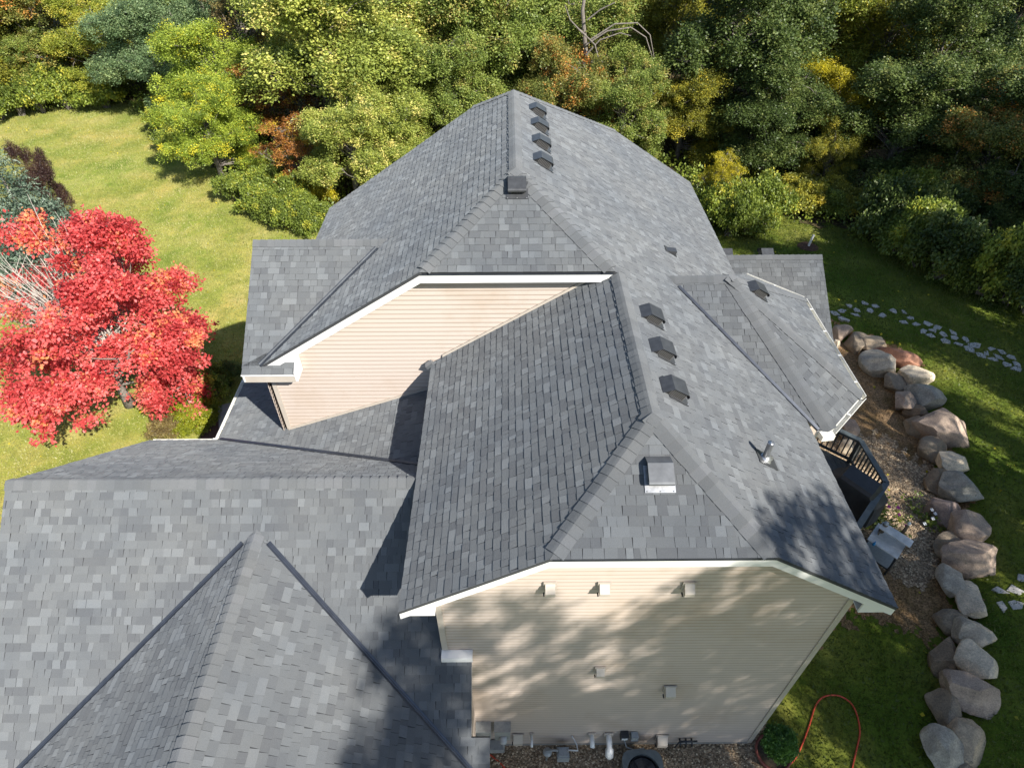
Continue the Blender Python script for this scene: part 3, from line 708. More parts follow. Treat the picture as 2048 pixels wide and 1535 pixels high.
strip('rake_board', [Vector((xE0 + 0.012, yE, zE - 0.03)), Vector((xE0 + 0.012, yE + wE, EF.z(0, yE + wE) - 0.03))], Z, 0.17, Vector((1, 0, 0)), 0.03, 'white')
strip('rake_board', [EN.P(xE1, yBw) - Z * 0.03, EN.P(xE1, 4.1 * U) - Z * 0.03], Z, 0.15, Vector((-1, 0, 0)), 0.03, 'white')
# white soffit block between rake and wall over the left wing
mb = MB(); mb.prism([(xCe - 0.35, yA + 0.06, zeA + 0.06), (xCe + 0.02, yA + 0.06, zeA + 0.06), (xCe + 0.02, yA + 0.06, zeA + 0.30), (xCe - 0.35, yA + 0.06, zeA + 0.09)], (0, yAw - yA - 0.08, 0)); mb.build('eave_block', M['white'], house)

# ---- gutters ------------------------------------------------------
def gutter(pts, outs, w=0.12, h=0.10, clips=0.75):
    """K-shaped open trough along pts; outs = outward horizontal direction per segment"""
    for (p, q), o in zip(zip(pts[:-1], pts[1:]), outs):
        p = Vector(p); q = Vector(q); o = Vector(o).normalized(); mb = MB(); mi = MB()
        sec = lambda c: [c, c + o * 0.0 - Z * h, c + o * w * 0.65 - Z * h, c + o * w, c + o * (w - 0.012), c + o * (w * 0.63) - Z * (h - 0.01), c + o * 0.01 - Z * (h - 0.01), c + o * 0.01]
        a = sec(p); b = sec(q); mb.add(a + b, [(i, (i + 1) % 8, 8 + (i + 1) % 8, 8 + i) for i in range(8)] + [(0, 1, 6, 7), (1, 2, 5, 6), (2, 3, 4, 5), (8, 9, 14, 15), (9, 10, 13, 14), (10, 11, 12, 13)])
        g = mb.build('gutter', M['gutter'], house)
        L = (q - p).length; n = max(1, int(L / clips))
        for i in range(n):
            cm = MB(); c = p + (q - p) * ((i + 0.5) / n); cm.bar(c + o * 0.005 - Z * 0.006, c + o * (w - 0.006) - Z * 0.006, 0.035, 0.012)
            cm.build('gutter_hanger', M['white'], g)
go = 0.02
gutter([Vector((xD, 14.5 * U, zD - 0.02)), Vector((xD, yE + wE - 0.02, zD - 0.02))], [(-1, 0, 0)])
gutter([Vector((xE0 + 0.02, yE + wE, zD - 0.05)), Vector((xD - 0.12, yE + wE, zD - 0.05))], [(0, 1, 0)])
gdir = lambda p, q: Vector(((q - p).y, -(q - p).x, 0))
gutter([G4 - Z * 0.02, G3 - Z * 0.02, G2 - Z * 0.02, G1 - Z * 0.02], [gdir(G3, G4), gdir(G2, G3), gdir(G1, G2)], 0.11, 0.10, 0.8)
mb = MB(); e0 = Vector((on_R(GN, G1.y) - 0.0, G1.y, zGe - 0.03)); mb.prism([e0, G1 - Z * 0.03, G1 - Z * 0.17, e0 - Z * 0.17], (0, 0.03, 0)); mb.build('fascia', M['white'], house)
mb = MB(); mb.box((on_R(GN, G1.y) + 0.16, G1.y - 0.09, zGe - 0.06), (0.26, 0.16, 0.13), 0.12); mb.build('gutter_end_box', M['gutter'], house)
# garage/porch downspout corner piece
mb = MB(); mb.box((xD - 0.1, yE + wE + 0.02, zD - 0.05), (0.1, 0.12, 0.14)); mb.build('gutter_corner', M['gutter'], house)

# ---- roof vents ---------------------------------------------------
def vent(c, pl, down, name='roof_vent', w=0.36, L=0.44, H=0.165, bright=False, label=None):
    """slant-back hood: c on the roof plane at the hood's centre, 'down' = downslope direction in the plane"""
    n = pl.n; d = down.normalized(); x = d.cross(n).normalized(); c = Vector(c) + n * 0.012
    e = bpy.data.objects.new(name, None); COL.objects.link(e); e.parent = house; e.matrix_parent_inverse = Matrix.Translation(-house.location)
    if label: e['label'] = label
    e.empty_display_size = 0.1
    prof = [(-0.5 * L, 0.0), (-0.22 * L, H * 0.92), (0.40 * L, H), (0.47 * L, H * 0.93), (0.5 * L, H * 0.78), (0.49 * L, H * 0.62)]
    P = lambda a, h, s: c + d * a + n * h + x * s
    mb = MB(); N = len(prof)
    out = [P(a, h, s) for s in (-w / 2, w / 2) for a, h in prof]
    inn = [P(a * 0.97, max(0, h - 0.012), s) for s in (-w / 2 + 0.008, w / 2 - 0.008) for a, h in prof]
    fs = [(i, i + 1, N + i + 1, N + i) for i in range(N - 1)]
    mb.add(out, fs); mb.add(inn, [f[::-1] for f in fs])
    for k, s in ((0, -1), (1, 1)):                                   # upper half of each cheek is solid sheet rim
        o = out[k * N:(k + 1) * N]; i_ = inn[k * N:(k + 1) * N]
        for j in range(N - 1): mb.add([o[j], o[j + 1], i_[j + 1], i_[j]], [(0, 1, 2, 3)])
    mb.build('hood', M['hoodgrey'] if bright else M['vent'], e)
    cb = MB()
    for s in (-1, 1):
        q = [P(-0.45 * L, 0.004, s * (w / 2 - 0.03)), P(-0.21 * L, H * 0.82, s * (w / 2 - 0.03)), P(0.38 * L, H * 0.9, s * (w / 2 - 0.03)), P(0.40 * L, 0.004, s * (w / 2 - 0.03))]
        cb.prism(q, x * (-s * 0.01))
    q = [P(0.40 * L, 0.0, -w / 2 + 0.03), P(0.40 * L, 0.0, w / 2 - 0.03), P(0.40 * L, H * 0.88, w / 2 - 0.03), P(0.40 * L, H * 0.88, -w / 2 + 0.03)]
    cb.prism(q, d * -0.01); cb.build('inner_box', M['vent_dark'], e)
    lv = MB()
    for s in (-1, 1):
        for i in range(9):
            a = -0.24 * L + i * 0.075 * L; hh = H * 0.80
            lv.bar(P(a, 0.005, s * (w / 2 - 0.022)), P(a, hh, s * (w / 2 - 0.022)), 0.012, 0.008, x)
    for i in range(10):
        t = -w / 2 + 0.045 + i * (w - 0.09) / 9; lv.bar(P(0.42 * L, 0.005, t), P(0.42 * L, H * 0.7, t), 0.012, 0.008, x)
    lv.build('louvers', M['louver'], e)
    fl = MB(); q = [P(-0.2 * L, 0.006, -w * 0.6), P(-0.2 * L, 0.006, w * 0.6), P(0.68 * L, 0.009, w * 0.6), P(0.68 * L, 0.009, -w * 0.6)]
    fl.prism(q[::-1], n * 0.006); fl.build('flange', M['galv'] if bright else M['vent'], e)
    nb = MB()
    for t in (-0.52, 0, 0.52): nb.box(P(0.64 * L, 0.018, w * t), (0.016, 0.016, 0.012))
    nb.build('nail_heads', M['nail'], e)
    return e
def dwn(pl): return -pl.v
for q in ((1072, 224), (1076, 254), (1079, 288), (1082, 325)): vent(R_.hit(*q), R_, dwn(R_))
for q in ((1298, 634), (1319, 702), (1342, 781)): vent(R_.hit(*q), R_, dwn(R_))
vent(GR.hit(1510, 583), GR, dwn(GR))
vent(HA.hit(1034, 372), HA, dwn(HA), label='dark hood vent with a bright grille under its lip')
vent(HB.hit(1317, 943), HB, dwn(HB), bright=True, label='shiny bare metal hood vent with a wide flange')
# two vents on the hidden side of the far right wing poke over its ridge
for x_ in (hit_z(1541, 508, zH).x, hit_z(1458, 508, zH).x): vent(HFr.P(x_, yH + 0.36), HFr, dwn(HFr), H=0.24)
# small bathroom exhaust hood
c = R_.hit(1340, 503); d = dwn(R_); n = R_.n; x = d.cross(n).normalized()
mb = MB(); P = lambda a, h, s: c + n * 0.014 + d * a + n * h + x * s
mb.add([P(-0.12, 0, -0.09), P(-0.12, 0, 0.09), P(0.10, 0.10, 0.09), P(0.10, 0.10, -0.09), P(0.12, 0.02, 0.09), P(0.12, 0.02, -0.09)], [(0, 1, 2, 3), (3, 2, 4, 5), (0, 3, 5), (1, 4, 2)])
mb.prism([P(-0.16, 0, -0.12), P(-0.16, 0, 0.12), P(0.17, 0.002, 0.12), P(0.17, 0.002, -0.12)], n * 0.005); mb.build('exhaust_hood', M['vent'], house)
# plumbing vent pipe with boot
c = R_.hit(1529, 918)
e = bpy.data.objects.new('vent_pipe', None); COL.objects.link(e); e.parent = house; e.matrix_parent_inverse = Matrix.Translation(-house.location); e['label'] = 'upright galvanised plumbing vent pipe with a round boot'
mb = MB(); mb.tube([c - Z * 0.1, c + Z * 0.40], [0.052, 0.052], 16, False); mb.tube([c + Z * 0.40, c + Z * 0.405, c + Z * 0.1], [0.056, 0.045, 0.044], 16, False); mb.build('pipe', M['galv'], e, smooth_=True)
mb = MB(); mb.tube([c + R_.n * 0.0, c + R_.n * 0.05 + Z * 0.02, c + Z * 0.11], [0.13, 0.10, 0.058], 18, False); mb.build('boot', M['galv'], e, smooth_=True)
mb = MB(); d = dwn(R_); x = d.cross(R_.n).normalized(); mb.prism([c + R_.n * 0.018 + d * a + x * b for a, b in ((-0.18, -0.15), (-0.18, 0.15), (0.24, 0.15), (0.24, -0.15))][::-1], R_.n * 0.005); mb.build('boot_flange', M['vent'], e)

# ---- wall hoods and pipes on the near wall ------------------------
def on_wall(px, py): return hit_y(px, py, yBw)
def wall_hood(px, py, w=0.15, h=0.19, d=0.11):
    c = on_wall(px, py); e = bpy.data.objects.new('wall_vent', None); COL.objects.link(e); e.parent = house; e.matrix_parent_inverse = Matrix.Translation(-house.location)
    mb = MB(); mb.box(c + Vector((0, -0.016, 0)), (w + 0.05, 0.02, h + 0.03)); mb.build('back_plate', M['cream'], e)
    mb = MB(); y0 = c.y - 0.03
    mb.prism([(c.x - w / 2, y0, c.z + h / 2), (c.x - w / 2, y0 - d, c.z - h * 0.1), (c.x - w / 2, y0 - d, c.z - h / 2), (c.x - w / 2, y0, c.z - h / 2)], (w, 0, 0)); mb.build('hood', M['cream'], e)
    mb = MB(); mb.bar((c.x - w / 2 - 0.02, y0 - 0.03, c.z - h / 2 - 0.01), (c.x - w / 2 - 0.02, y0 - d * 0.8, c.z - h / 2 - 0.01), 0.02, 0.03); mb.build('flap', M['boxd'], e)
for q in ((1100, 1170), (1208, 1170), (1377, 1170)): wall_hood(*q)
wall_hood(1200, 1337, 0.15, 0.18, 0.1); wall_hood(1339, 1375, 0.19, 0.24, 0.13)
wall_hood(1036, 1471, 0.2, 0.3, 0.12); wall_hood(1323, 1473, 0.22, 0.3, 0.14)
def pvc(px, py, r, L, drop=0.0, elbow=False):
    c = on_wall(px, py); mb = MB()
    mb.box(c + Vector((0, -0.015, 0)), (r * 3.2, 0.03, r * 3.2)); mb.build('pipe_collar', M['cream'], house)
    mb = MB(); p = [c + Vector((0, 0.02, 0)), c + Vector((0, -L * 0.6, -drop * 0.4)), c + Vector((0, -L, -drop))]
    rr = [r] * 3
    if elbow: p += [p[-1] + Vector((0, -0.02, -0.02)), p[-1] + Vector((0, -0.10, -0.14)), p[-1] + Vector((0, -0.12, -0.22))]; rr += [r * 1.5, r * 1.5, r * 0.8]
    mb.tube(p, rr, 14); mb.build('pvc_pipe', M['pvc'], house, smooth_=True)
pvc(1063, 1466, 0.028, 0.26, 0.03); pvc(1183, 1467, 0.052, 0.26, 0.05); pvc(1217, 1467, 0.062, 0.26, 0.08, True)

# ================================================================== GROUND
def set_kind(o, k): o['kind'] = k; return o
def axis(lo, hi, step, far):
    a = list(np.arange(lo, hi + 1e-6, step)); d = step; p = lo; left = []
    while p > -far: d *= 1.35; p -= d; left.append(p)
    d = step; p = hi; right = []
    while p < far: d *= 1.35; p += d; right.append(p)
    return left[::-1] + a + right
gx = axis(-40, 40, 0.5, 420); gy = axis(-20, 60, 0.5, 420)
vs = [(x, y, terrain(x, y)) for y in gy for x in gx]
nx = len(gx)
fs = [(j * nx + i, j * nx + i + 1, (j + 1) * nx + i + 1, (j + 1) * nx + i) for j in range(len(gy) - 1) for i in range(nx - 1)]
me = bpy.data.meshes.new('lawn'); me.from_pydata(vs, [], fs); me.polygons.foreach_set('use_smooth', [True] * len(fs))
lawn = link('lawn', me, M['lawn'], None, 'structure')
def hsh(x, y, s=1.0):
    return (math.sin(x * 1.7 * s + 1.3) * math.cos(y * 1.3 * s + 0.4) + 0.6 * math.sin(x * 4.1 * s + y * 3.3 * s) + 0.4 * math.sin(x * 9.3 * s - y * 7.7 * s)) * 0.5
def sheet(name, x0, x1, y0, y1, step, inside, dz, mat):
    nx_ = int((x1 - x0) / step); ny_ = int((y1 - y0) / step); idx = {}; V = []; F = []
    def vid(i, j):
        if (i, j) not in idx:
            x = x0 + i * step + step * 0.3 * math.sin(i * 12.9 + j * 78.2); y = y0 + j * step + step * 0.3 * math.sin(i * 39.3 + j * 11.1)
            idx[(i, j)] = len(V); V.append((x, y, terrain(x, y) + dz))
        return idx[(i, j)]
    for i in range(nx_):
        for j in range(ny_):
            if inside(x0 + (i + 0.5) * step, y0 + (j + 0.5) * step): F.append((vid(i, j), vid(i + 1, j), vid(i + 1, j + 1), vid(i, j + 1)))
    m = bpy.data.meshes.new(name); m.from_pydata(V, [], F); m.polygons.foreach_set('use_smooth', [True] * len(F))
    return link(name, m, mat, None, 'structure')
def in_bed(x, y):
    n = hsh(x, y) * 0.35 + hsh(x * 3.1, y * 2.7) * 0.16 + random.uniform(-0.1, 0.1)
    return x > xW1 - 0.5 and y > 7.6 + n * 2 + max(0, 10 - x) * 0.15 and x < wall_curve(y) + 0.25 + n and y < 21.0
sheet('dirt_bed', 4.5, 16.5, 6.0, 21.5, 0.1, in_bed, 0.012, M['dirt'])
def in_gravel(x, y):
    n = hsh(x, y, 1.6) * 0.22
    if y < yBw + 0.3: return x > xE1 - 1.2 and x < xW1 + 0.25 + n and y > 2.2
    return x > xW1 - 0.3 and x < xW1 + 0.65 + n and y < yBw + 0.9 + n
sheet('gravel_strip', -2.2, 7.0, 2.0, 7.0, 0.1, in_gravel, 0.022, M['gravel'])
pc = hit_g(1790, 1000)
def in_gravel2(x, y):
    return math.hypot((x - pc.x + 0.5) / 2.4, (y - pc.y) / 2.7) + hsh(x, y, 1.5) * 0.25 < 1 and x < wall_curve(y) - 0.3 and x > xW1
sheet('gravel_patch', 5.0, 15.5, 7.0, 18.0, 0.12, in_gravel2, 0.024, M['gravel'])
def tree_edge(x):                           # y where the wood begins
    return float(np.interp(x, [-80, -36, -27, -20, -13, -10, -4, 8, 13, 17, 20, 24, 60], [50, 46, 47, 38, 31.5, 28.5, 27, 27.5, 30.5, 27.5, 23.5, 18, 8]))
def in_forest(x, y): return y > tree_edge(x) + 0.6 + hsh(x, y, 0.7) * 0.9
sheet('forest_floor', -60, 50, 8, 80, 0.5, in_forest, 0.03, M['forest'])
def in_front(x, y):                         # planting bed in front of the porch
    n = hsh(x, y, 1.4) * 0.3; return -11.6 + n < x < xAw - 0.2 and 12.0 < y < 15.5 + n and x > -11.6 + (y - 12) * 0.45
sheet('planting_bed', -13, -5, 11, 17, 0.15, in_front, 0.014, M['mulch'])
# concrete walk by the porch
mb = MB(); w0 = hit_g(437, 845); mb.box((w0.x + 0.9, w0.y - 0.2, 0.03), (1.5, 2.6, 0.10), 0.35); set_kind(mb.build('walkway', M['concrete']), 'structure')

# pebbles scattered on the gravel (uncountable)
rng = np.random.default_rng(5)
def pebbles(name, n, box, inside, size, lab, cat):
    mb = MB(); k = 0
    while k < n:
        x = rng.uniform(box[0], box[1]); y = rng.uniform(box[2], box[3])
        if not inside(x, y): continue
        k += 1; r = size * rng.uniform(0.5, 1.4); z = terrain(x, y) + 0.024 + r * 0.2; t = rng.uniform(0, 6.28); e = rng.uniform(0.6, 1.0)
        c, s = math.cos(t), math.sin(t)
        vs = [(x + c * r, y + s * r, z), (x - s * r * e, y + c * r * e, z), (x - c * r, y - s * r, z), (x + s * r * e, y - c * r * e, z), (x + r * 0.1, y, z + r * 0.65)]
        mb.add(vs, [(0, 1, 4), (1, 2, 4), (2, 3, 4), (3, 0, 4)], float(rng.uniform(0, 1)))
    o = mb.build(name, M['pebble'], shade=True, kind='stuff'); return tag(o, lab, cat)
pebbles('pebbles', 9000, (-1.2, 6.8, 2.6, 6.4), in_gravel, 0.026, 'loose tan pebbles along the foot of the cream wall', 'gravel')
pebbles('pebbles', 7000, (6, 15, 7.5, 17), in_gravel2, 0.03, 'loose pebbles between the deck and the boulder wall', 'gravel')

# ================================================================== BOULDERS
TINT = {'pink': (0.419, 0.322, 0.250), 'tan': (0.533, 0.414, 0.282), 'pale': (0.697, 0.591, 0.440), 'grey': (0.440, 0.393, 0.316), 'blue': (0.337, 0.326, 0.282), 'brown': (0.299, 0.242, 0.175), 'red': (0.359, 0.180, 0.116), 'purple': (0.310, 0.237, 0.204), 'dark': (0.255, 0.192, 0.128)}
def ico(sub=3):
    import bmesh
    bm = bmesh.new(); bmesh.ops.create_icosphere(bm, subdivisions=sub, radius=1.0)
    v = np.array([q.co[:] for q in bm.verts]); f = [tuple(x.index for x in p.verts) for p in bm.faces]; bm.free(); return v, f
ICO_V, ICO_F = ico(4)
def boulder(px, py, w, h, ang, tint, label, base=0.0, seed=0, group='boulders of the garden wall'):
    r = np.random.default_rng(seed + 100)
    zc0 = 0.30 + base
    P = hit_g(px, py, zc0); sc = (P - EYE).dot(FW) / FPX
    a = w * sc / 2 * 1.05; b = h * sc / 2 * 1.05; rz = max(0.22, min(0.62, 0.75 * min(a, b) + 0.08))
    if h > w * 1.15: ang -= 27; b *= 0.92
    v = ICO_V.copy()
    for _ in range(16):                       # flat facets
        n = r.normal(size=3); n /= np.linalg.norm(n); d = r.uniform(0.58, 0.88)
        k = v @ n; m = k > d; v[m] -= np.outer((k[m] - d) * 1.0, n)
    for f, am in ((2.1, 0.035), (5.3, 0.018), (13.0, 0.012)):
        ph = r.uniform(0, 6, 3); nn = np.sin(v[:, 0] * f + ph[0]) * np.sin(v[:, 1] * f + ph[1]) + np.sin(v[:, 2] * f * 1.2 + ph[2])
        v *= (1 + am * nn)[:, None]
    v *= np.array([a, b, rz]) * 1.22
    me = bpy.data.meshes.new('boulder'); me.from_pydata(v.tolist(), [], ICO_F); me.polygons.foreach_set('use_smooth', [True] * len(ICO_F))
    try: me.set_sharp_from_angle(angle=math.radians(22))
    except Exception: pass
    o = link('boulder', me, M['boulder']); zt = terrain(P.x, P.y)
    o.location = (P.x, P.y, max(zt * 0.6, 0) + rz * 0.55 + base); o.rotation_euler = (r.uniform(-.1, .1), r.uniform(-.1, .1), math.radians(ang))
    o.color = (*TINT[tint], 1); tag(o, label, 'boulder', group)
    return o
BL = [
 (1683, 660, 36, 34, -15, 'pink', 'pinkish grey boulder where the rock wall meets the far wing'),
 (1717, 682, 38, 46, 0, 'brown', 'upright oval brown boulder next to the pinkish end boulder'),
 (1756, 678, 50, 34, -20, 'tan', 'pale tan boulder above the long red slab'),
 (1793, 708, 92, 36, -42, 'red', 'long slab boulder with a rust red side'),
 (1762, 724, 66, 52, -38, 'grey', 'grey boulder leaning below the long red slab'),
 (1833, 725, 20, 8, 0, 'pale', 'small flat white stone beside the whitish boulder'),
 (1833, 750, 56, 46, 0, 'pale', 'whitish angular boulder at the foot of the red slab'),
 (1788, 760, 36, 48, 20, 'brown', 'grey brown boulder below the whitish angular one'),
 (1853, 791, 62, 46, -38, 'blue', 'blue grey angular boulder touching the whitish angular one'),
 (1811, 797, 40, 60, -10, 'pink', 'pinkish brown upright boulder under the blue grey one'),
 (1835, 822, 42, 40, 0, 'dark', 'dark brown boulder wedged behind the biggest boulder'),
 (1885, 856, 82, 86, 10, 'pink', 'biggest pinkish tan rounded boulder of the rock wall'),
 (1834, 848, 40, 52, 10, 'brown', 'brown boulder on the house side of the biggest boulder'),
 (1862, 897, 50, 58, 15, 'brown', 'mossy brown boulder below the biggest boulder'),
 (1908, 920, 60, 46, -10, 'pale', 'cream coloured round boulder between the pinkish and speckled grey ones'),
 (1879, 958, 42, 66, 0, 'dark', 'tall dark brown boulder beside the speckled grey one'),
 (1923, 973, 72, 60, -30, 'blue', 'speckled grey egg shaped boulder in the upper row'),
 (1891, 1026, 54, 66, 15, 'purple', 'purplish brown boulder below the speckled grey one'),
 (1944, 1053, 66, 84, 20, 'pink', 'tall pinkish brown boulder with a white scuff on top'),
 (1899, 1092, 48, 66, 0, 'brown', 'brown boulder under the tall pinkish one'),
 (1950, 1114, 92, 70, -20, 'pink', 'wide reddish tan boulder tapering to a point'),
 (1906, 1160, 44, 78, 8, 'grey', 'grey speckled boulder leaning against the pointed reddish one'),
 (1951, 1194, 48, 88, 5, 'pale', 'tall pale grey boulder next to the stepping stones'),
 (1905, 1234, 50, 60, 10, 'brown', 'squarish grey brown boulder below the grey speckled one'),
 (1955, 1262, 62, 60, -30, 'grey', 'pale grey wedge boulder above the white veined one'),
 (1898, 1310, 52, 92, 0, 'dark', 'long dark brown boulder on the house side of the white veined one'),
 (1951, 1318, 66, 70, -25, 'pale', 'white boulder with dark veins'),
 (1941, 1379, 92, 82, -15, 'pink', 'broad pink tan boulder below the white veined one'),
 (1892, 1411, 56, 82, 0, 'brown', 'grey brown boulder beside the broad pink tan one'),
 (1943, 1469, 58, 96, 0, 'tan', 'tall tan boulder below the broad pink tan one'),
 (1890, 1494, 62, 84, 10, 'grey', 'rounded grey boulder beside the tall tan one'),
 (1931, 1530, 50, 44, 0, 'brown', 'brown boulder at the lawn end of the rock wall'),
]
for i, b in enumerate(BL):
    px, py, w, h, ang, tint, lab = b
    inner = tint in ('brown', 'dark', 'purple')
    boulder(px, py, w, h, ang, tint, lab, 0.0 if inner else 0.12, seed=i * 7 + 3)
boulder(1697, 850, 36, 40, 0, 'pink', 'pinkish pale boulder lying against the deck railing', 0.0, 501, 'loose boulders by the deck')
boulder(1696, 886, 24, 26, 0, 'pale', 'small pale rock seen through the deck balusters', 0.0, 502, 'loose boulders by the deck')
boulder(1673, 682, 14, 16, 0, 'pale', 'small white rock beside the far wing', 0.0, 503, 'loose boulders by the deck')

# flagstones
FS = [(300, 262, 50), (450, 238, 60), (555, 265, 46), (215, 310, 70), (370, 300, 60), (510, 308, 70), (735, 308, 64), (845, 325, 64), (145, 335, 76), (365, 352, 72), (620, 357, 66), (905, 380, 72), (240, 392, 100), (835, 420, 80), (955, 447, 72), (1075, 438, 100), (1180, 478, 90), (1035, 512, 44), (1130, 505, 70), (1110, 555, 100), (1235, 545, 56), (1330, 528, 64), (1250, 610, 110), (1350, 585, 74), (1465, 597, 44), (1390, 640, 80), (1560, 660, 150), (1490, 690, 120), (1725, 695, 60), (1830, 725, 80), (1670, 735, 96), (1620, 757, 80), (1790, 775, 78), (1745, 800, 96), (1920, 775, 90), (1870, 848, 64), (1970, 845, 80), (1965, 893, 76)]
FS = [(1640 + a / 5.017, 560 + b / 5.017, c / 5.017) for a, b, c in FS] + [(2000, 1180, 26), (2028, 1179, 28), (2046, 1158, 22), (2002, 1213, 26), (2030, 1208, 24)]
def flag(px, py, w, i):
    r = np.random.default_rng(i + 900); P = hit_g(px, py); sc = (P - EYE).dot(FW) / FPX; a = max(0.19, w * sc / 2 * 1.1)
    n = r.integers(4, 6); th = np.sort((np.arange(n) + r.uniform(-0.3, 0.3, n)) * 2 * math.pi / n); asp = 0.95; rot = r.uniform(0, 6.28)
    pts = [(a * math.cos(t) * r.uniform(0.7, 1.25), a * asp * math.sin(t) * r.uniform(0.5, 1.0)) for t in th]
    mb = MB(); mb.prism([(x, y, -0.04) for x, y in pts], (0, 0, 0.075)); top = [(x * 0.93, y * 0.93, 0.042) for x, y in pts]
    m = len(pts); mb.add([(x, y, 0.0352) for x, y in pts] + top, [tuple(range(m, 2 * m))] + [(k, (k + 1) % m, m + (k + 1) % m, m + k) for k in range(m)])
    o = mb.build('flagstone', M['flag']); o.location = (P.x, P.y, terrain(P.x, P.y) - 0.012); o.rotation_euler = (0, 0, rot)
    low = py > 1000
    tag(o, 'pale stepping stone set in the grass beside the tall pale grey boulder' if low else 'irregular white flagstone of the path curving through the shaded lawn', 'flagstone', 'stepping stones by the rock wall' if low else 'flagstones of the lawn path')
for i, (a, b, c) in enumerate(FS): flag(a, b, c, i)

# ================================================================== DECK
zdk = 1.35                                   # deck floor height
ztop = zdk + 0.98
rail = [hit_z(1622, 832, ztop), hit_z(1722, 879, ztop), hit_z(1774, 964, ztop), hit_z(1700, 1078, ztop)]
deck = thing('deck', 'dark grey stained wooden deck with baluster railing', 'deck', (rail[1].x - 1.5, rail[1].y - 1.5, 0))
inw = Vector((-0.06, 0, 0))
fl = [Vector((xW1 + 0.1, rail[0].y, 0)), Vector((rail[0].x, rail[0].y, 0)), Vector((rail[1].x, rail[1].y, 0)), Vector((rail[2].x, rail[2].y, 0)), Vector((rail[3].x, rail[3].y, 0)), Vector((xW1 + 0.1, rail[3].y, 0))]
f2 = [(p.x, p.y) for p in fl]
if area2(f2) < 0: f2 = f2[::-1]
yy = min(p[0] for p in f2); 
while yy < max(p[0] for p in f2):
    pg = clip([(yy, -50), (yy + 0.132, -50), (yy + 0.132, 50), (yy, 50)], f2)
    if len(pg) > 2 and abs(area2(pg)) > 0.01:
        mb = MB(); mb.prism([(x, y, zdk - 0.03) for x, y in pg], (0, 0, 0.03)); mb.build('deck_board', M['deckgrey'], deck)
    yy += 0.14
mb = MB(); mb.prism([(x, y, zdk - 0.26) for x, y in [(a + (b_ - a) * 0, y_) for (a, y_), b_ in zip(f2, [0] * 9)]], (0, 0, 0.225)); mb.build('deck_frame', M['deckgrey'], deck)
for p, q in zip(rail[:-1], rail[1:]):
    d = (q - p); L = Vector((d.x, d.y, 0)).length
    mb = MB(); mb.bar(p - Z * 0.02, q - Z * 0.02, 0.15, 0.035); mb.build('cap_rail', M['deckrail'], deck)
    mb = MB(); mb.bar(p - Z * 0.09, q - Z * 0.09, 0.045, 0.085); mb.build('top_rail', M['deckgrey'], deck)
    mb = MB(); mb.bar(p - Z * (0.98 - 0.12), q - Z * (0.98 - 0.12), 0.045, 0.085); mb.build('bottom_rail', M['deckgrey'], deck)
    n = int(L / 0.135)
    for i in range(1, n):
        c = p + d * (i / n); mb = MB(); mb.bar(c - Z * 0.86, c - Z * 0.10, 0.036, 0.036, d); mb.build('baluster', M['deckgrey'], deck)
for p in rail:
    mb = MB(); mb.box((p.x, p.y, (p.z - 0.045) / 2), (0.10, 0.10, p.z - 0.045), 0.5); mb.build('post', M['deckgrey'], deck)
# covered grill on the deck
gp = hit_z(1708, 985, zdk + 0.55)
mb = MB(); prof = [(-0.75, 0), (-0.72, 0.75), (-0.5, 0.98), (-0.42, 1.12), (0.42, 1.12), (0.5, 0.98), (0.72, 0.75), (0.75, 0)]
R3 = Matrix.Rotation(-0.9, 3, 'Z')
loops = []
for y_, sc_ in ((-0.34, 0.98), (-0.26, 1.0), (-0.12, 1.03), (0.1, 1.03), (0.26, 1.0), (0.34, 0.97)):
    loops.append([Vector((gp.x, gp.y, zdk + 0.01)) + R3 @ Vector((x * sc_ + 0.02 * math.sin(x * 9 + y_ * 7), y_ + 0.015 * math.sin(x * 11), z * (0.93 if abs(y_) > 0.3 else 1))) for x, z in prof])
n = len(prof)
mb.add([p for l in loops for p in l], [(k * n + i, k * n + i + 1, (k + 1) * n + i + 1, (k + 1) * n + i) for k in range(5) for i in range(n - 1)] + [tuple(range(n)), tuple(range(5 * n, 6 * n))[::-1]])
tag(mb.build('grill', M['cover']), 'barbecue grill under a dark fitted cover on the deck', 'grill')

# ================================================================== SMALL THINGS
# potting table by the deck
zt = 0.86
tc = [hit_z(1757, 1045, zt), hit_z(1816, 1083, zt), hit_z(1795, 1117, zt), hit_z(1735, 1077, zt)]
ctr = sum(tc, Vector()) / 4
table = thing('outdoor_table', 'weathered white rectangular table on a dark metal frame by the deck', 'table', (ctr.x, ctr.y, 0))
mb = MB(); mb.prism([Vector((p.x, p.y, zt - 0.03)) for p in tc], (0, 0, 0.03)); mb.build('table_top', M['table'], table)
for p in tc:
    q = Vector((p.x, p.y, 0)) * 0.94 + Vector((ctr.x, ctr.y, 0)) * 0.06
    mb = MB(); mb.bar(q + Z * 0.0, q + Z * (zt - 0.03), 0.035, 0.035, (1, 0, 0)); mb.build('leg', M['boxd'], table)
for a, b in ((0, 1), (1, 2), (2, 3), (3, 0)):
    p = tc[a] * 0.94 + ctr * 0.06; q = tc[b] * 0.94 + ctr * 0.06; mb = MB(); mb.bar((p.x, p.y, 0.25), (q.x, q.y, 0.25), 0.025, 0.025); mb.build('stretcher', M['boxd'], table)
mb = MB(); mb.prism([Vector((p.x, p.y, 0.26)) * 1.0 for p in [q * 0.9 + ctr * 0.1 for q in tc]], (0, 0, 0.02)); 
for v_i, v_ in enumerate(mb.v): mb.v[v_i] = (v_[0], v_[1], v_[2])
mb.build('lower_shelf', M['box'], table)
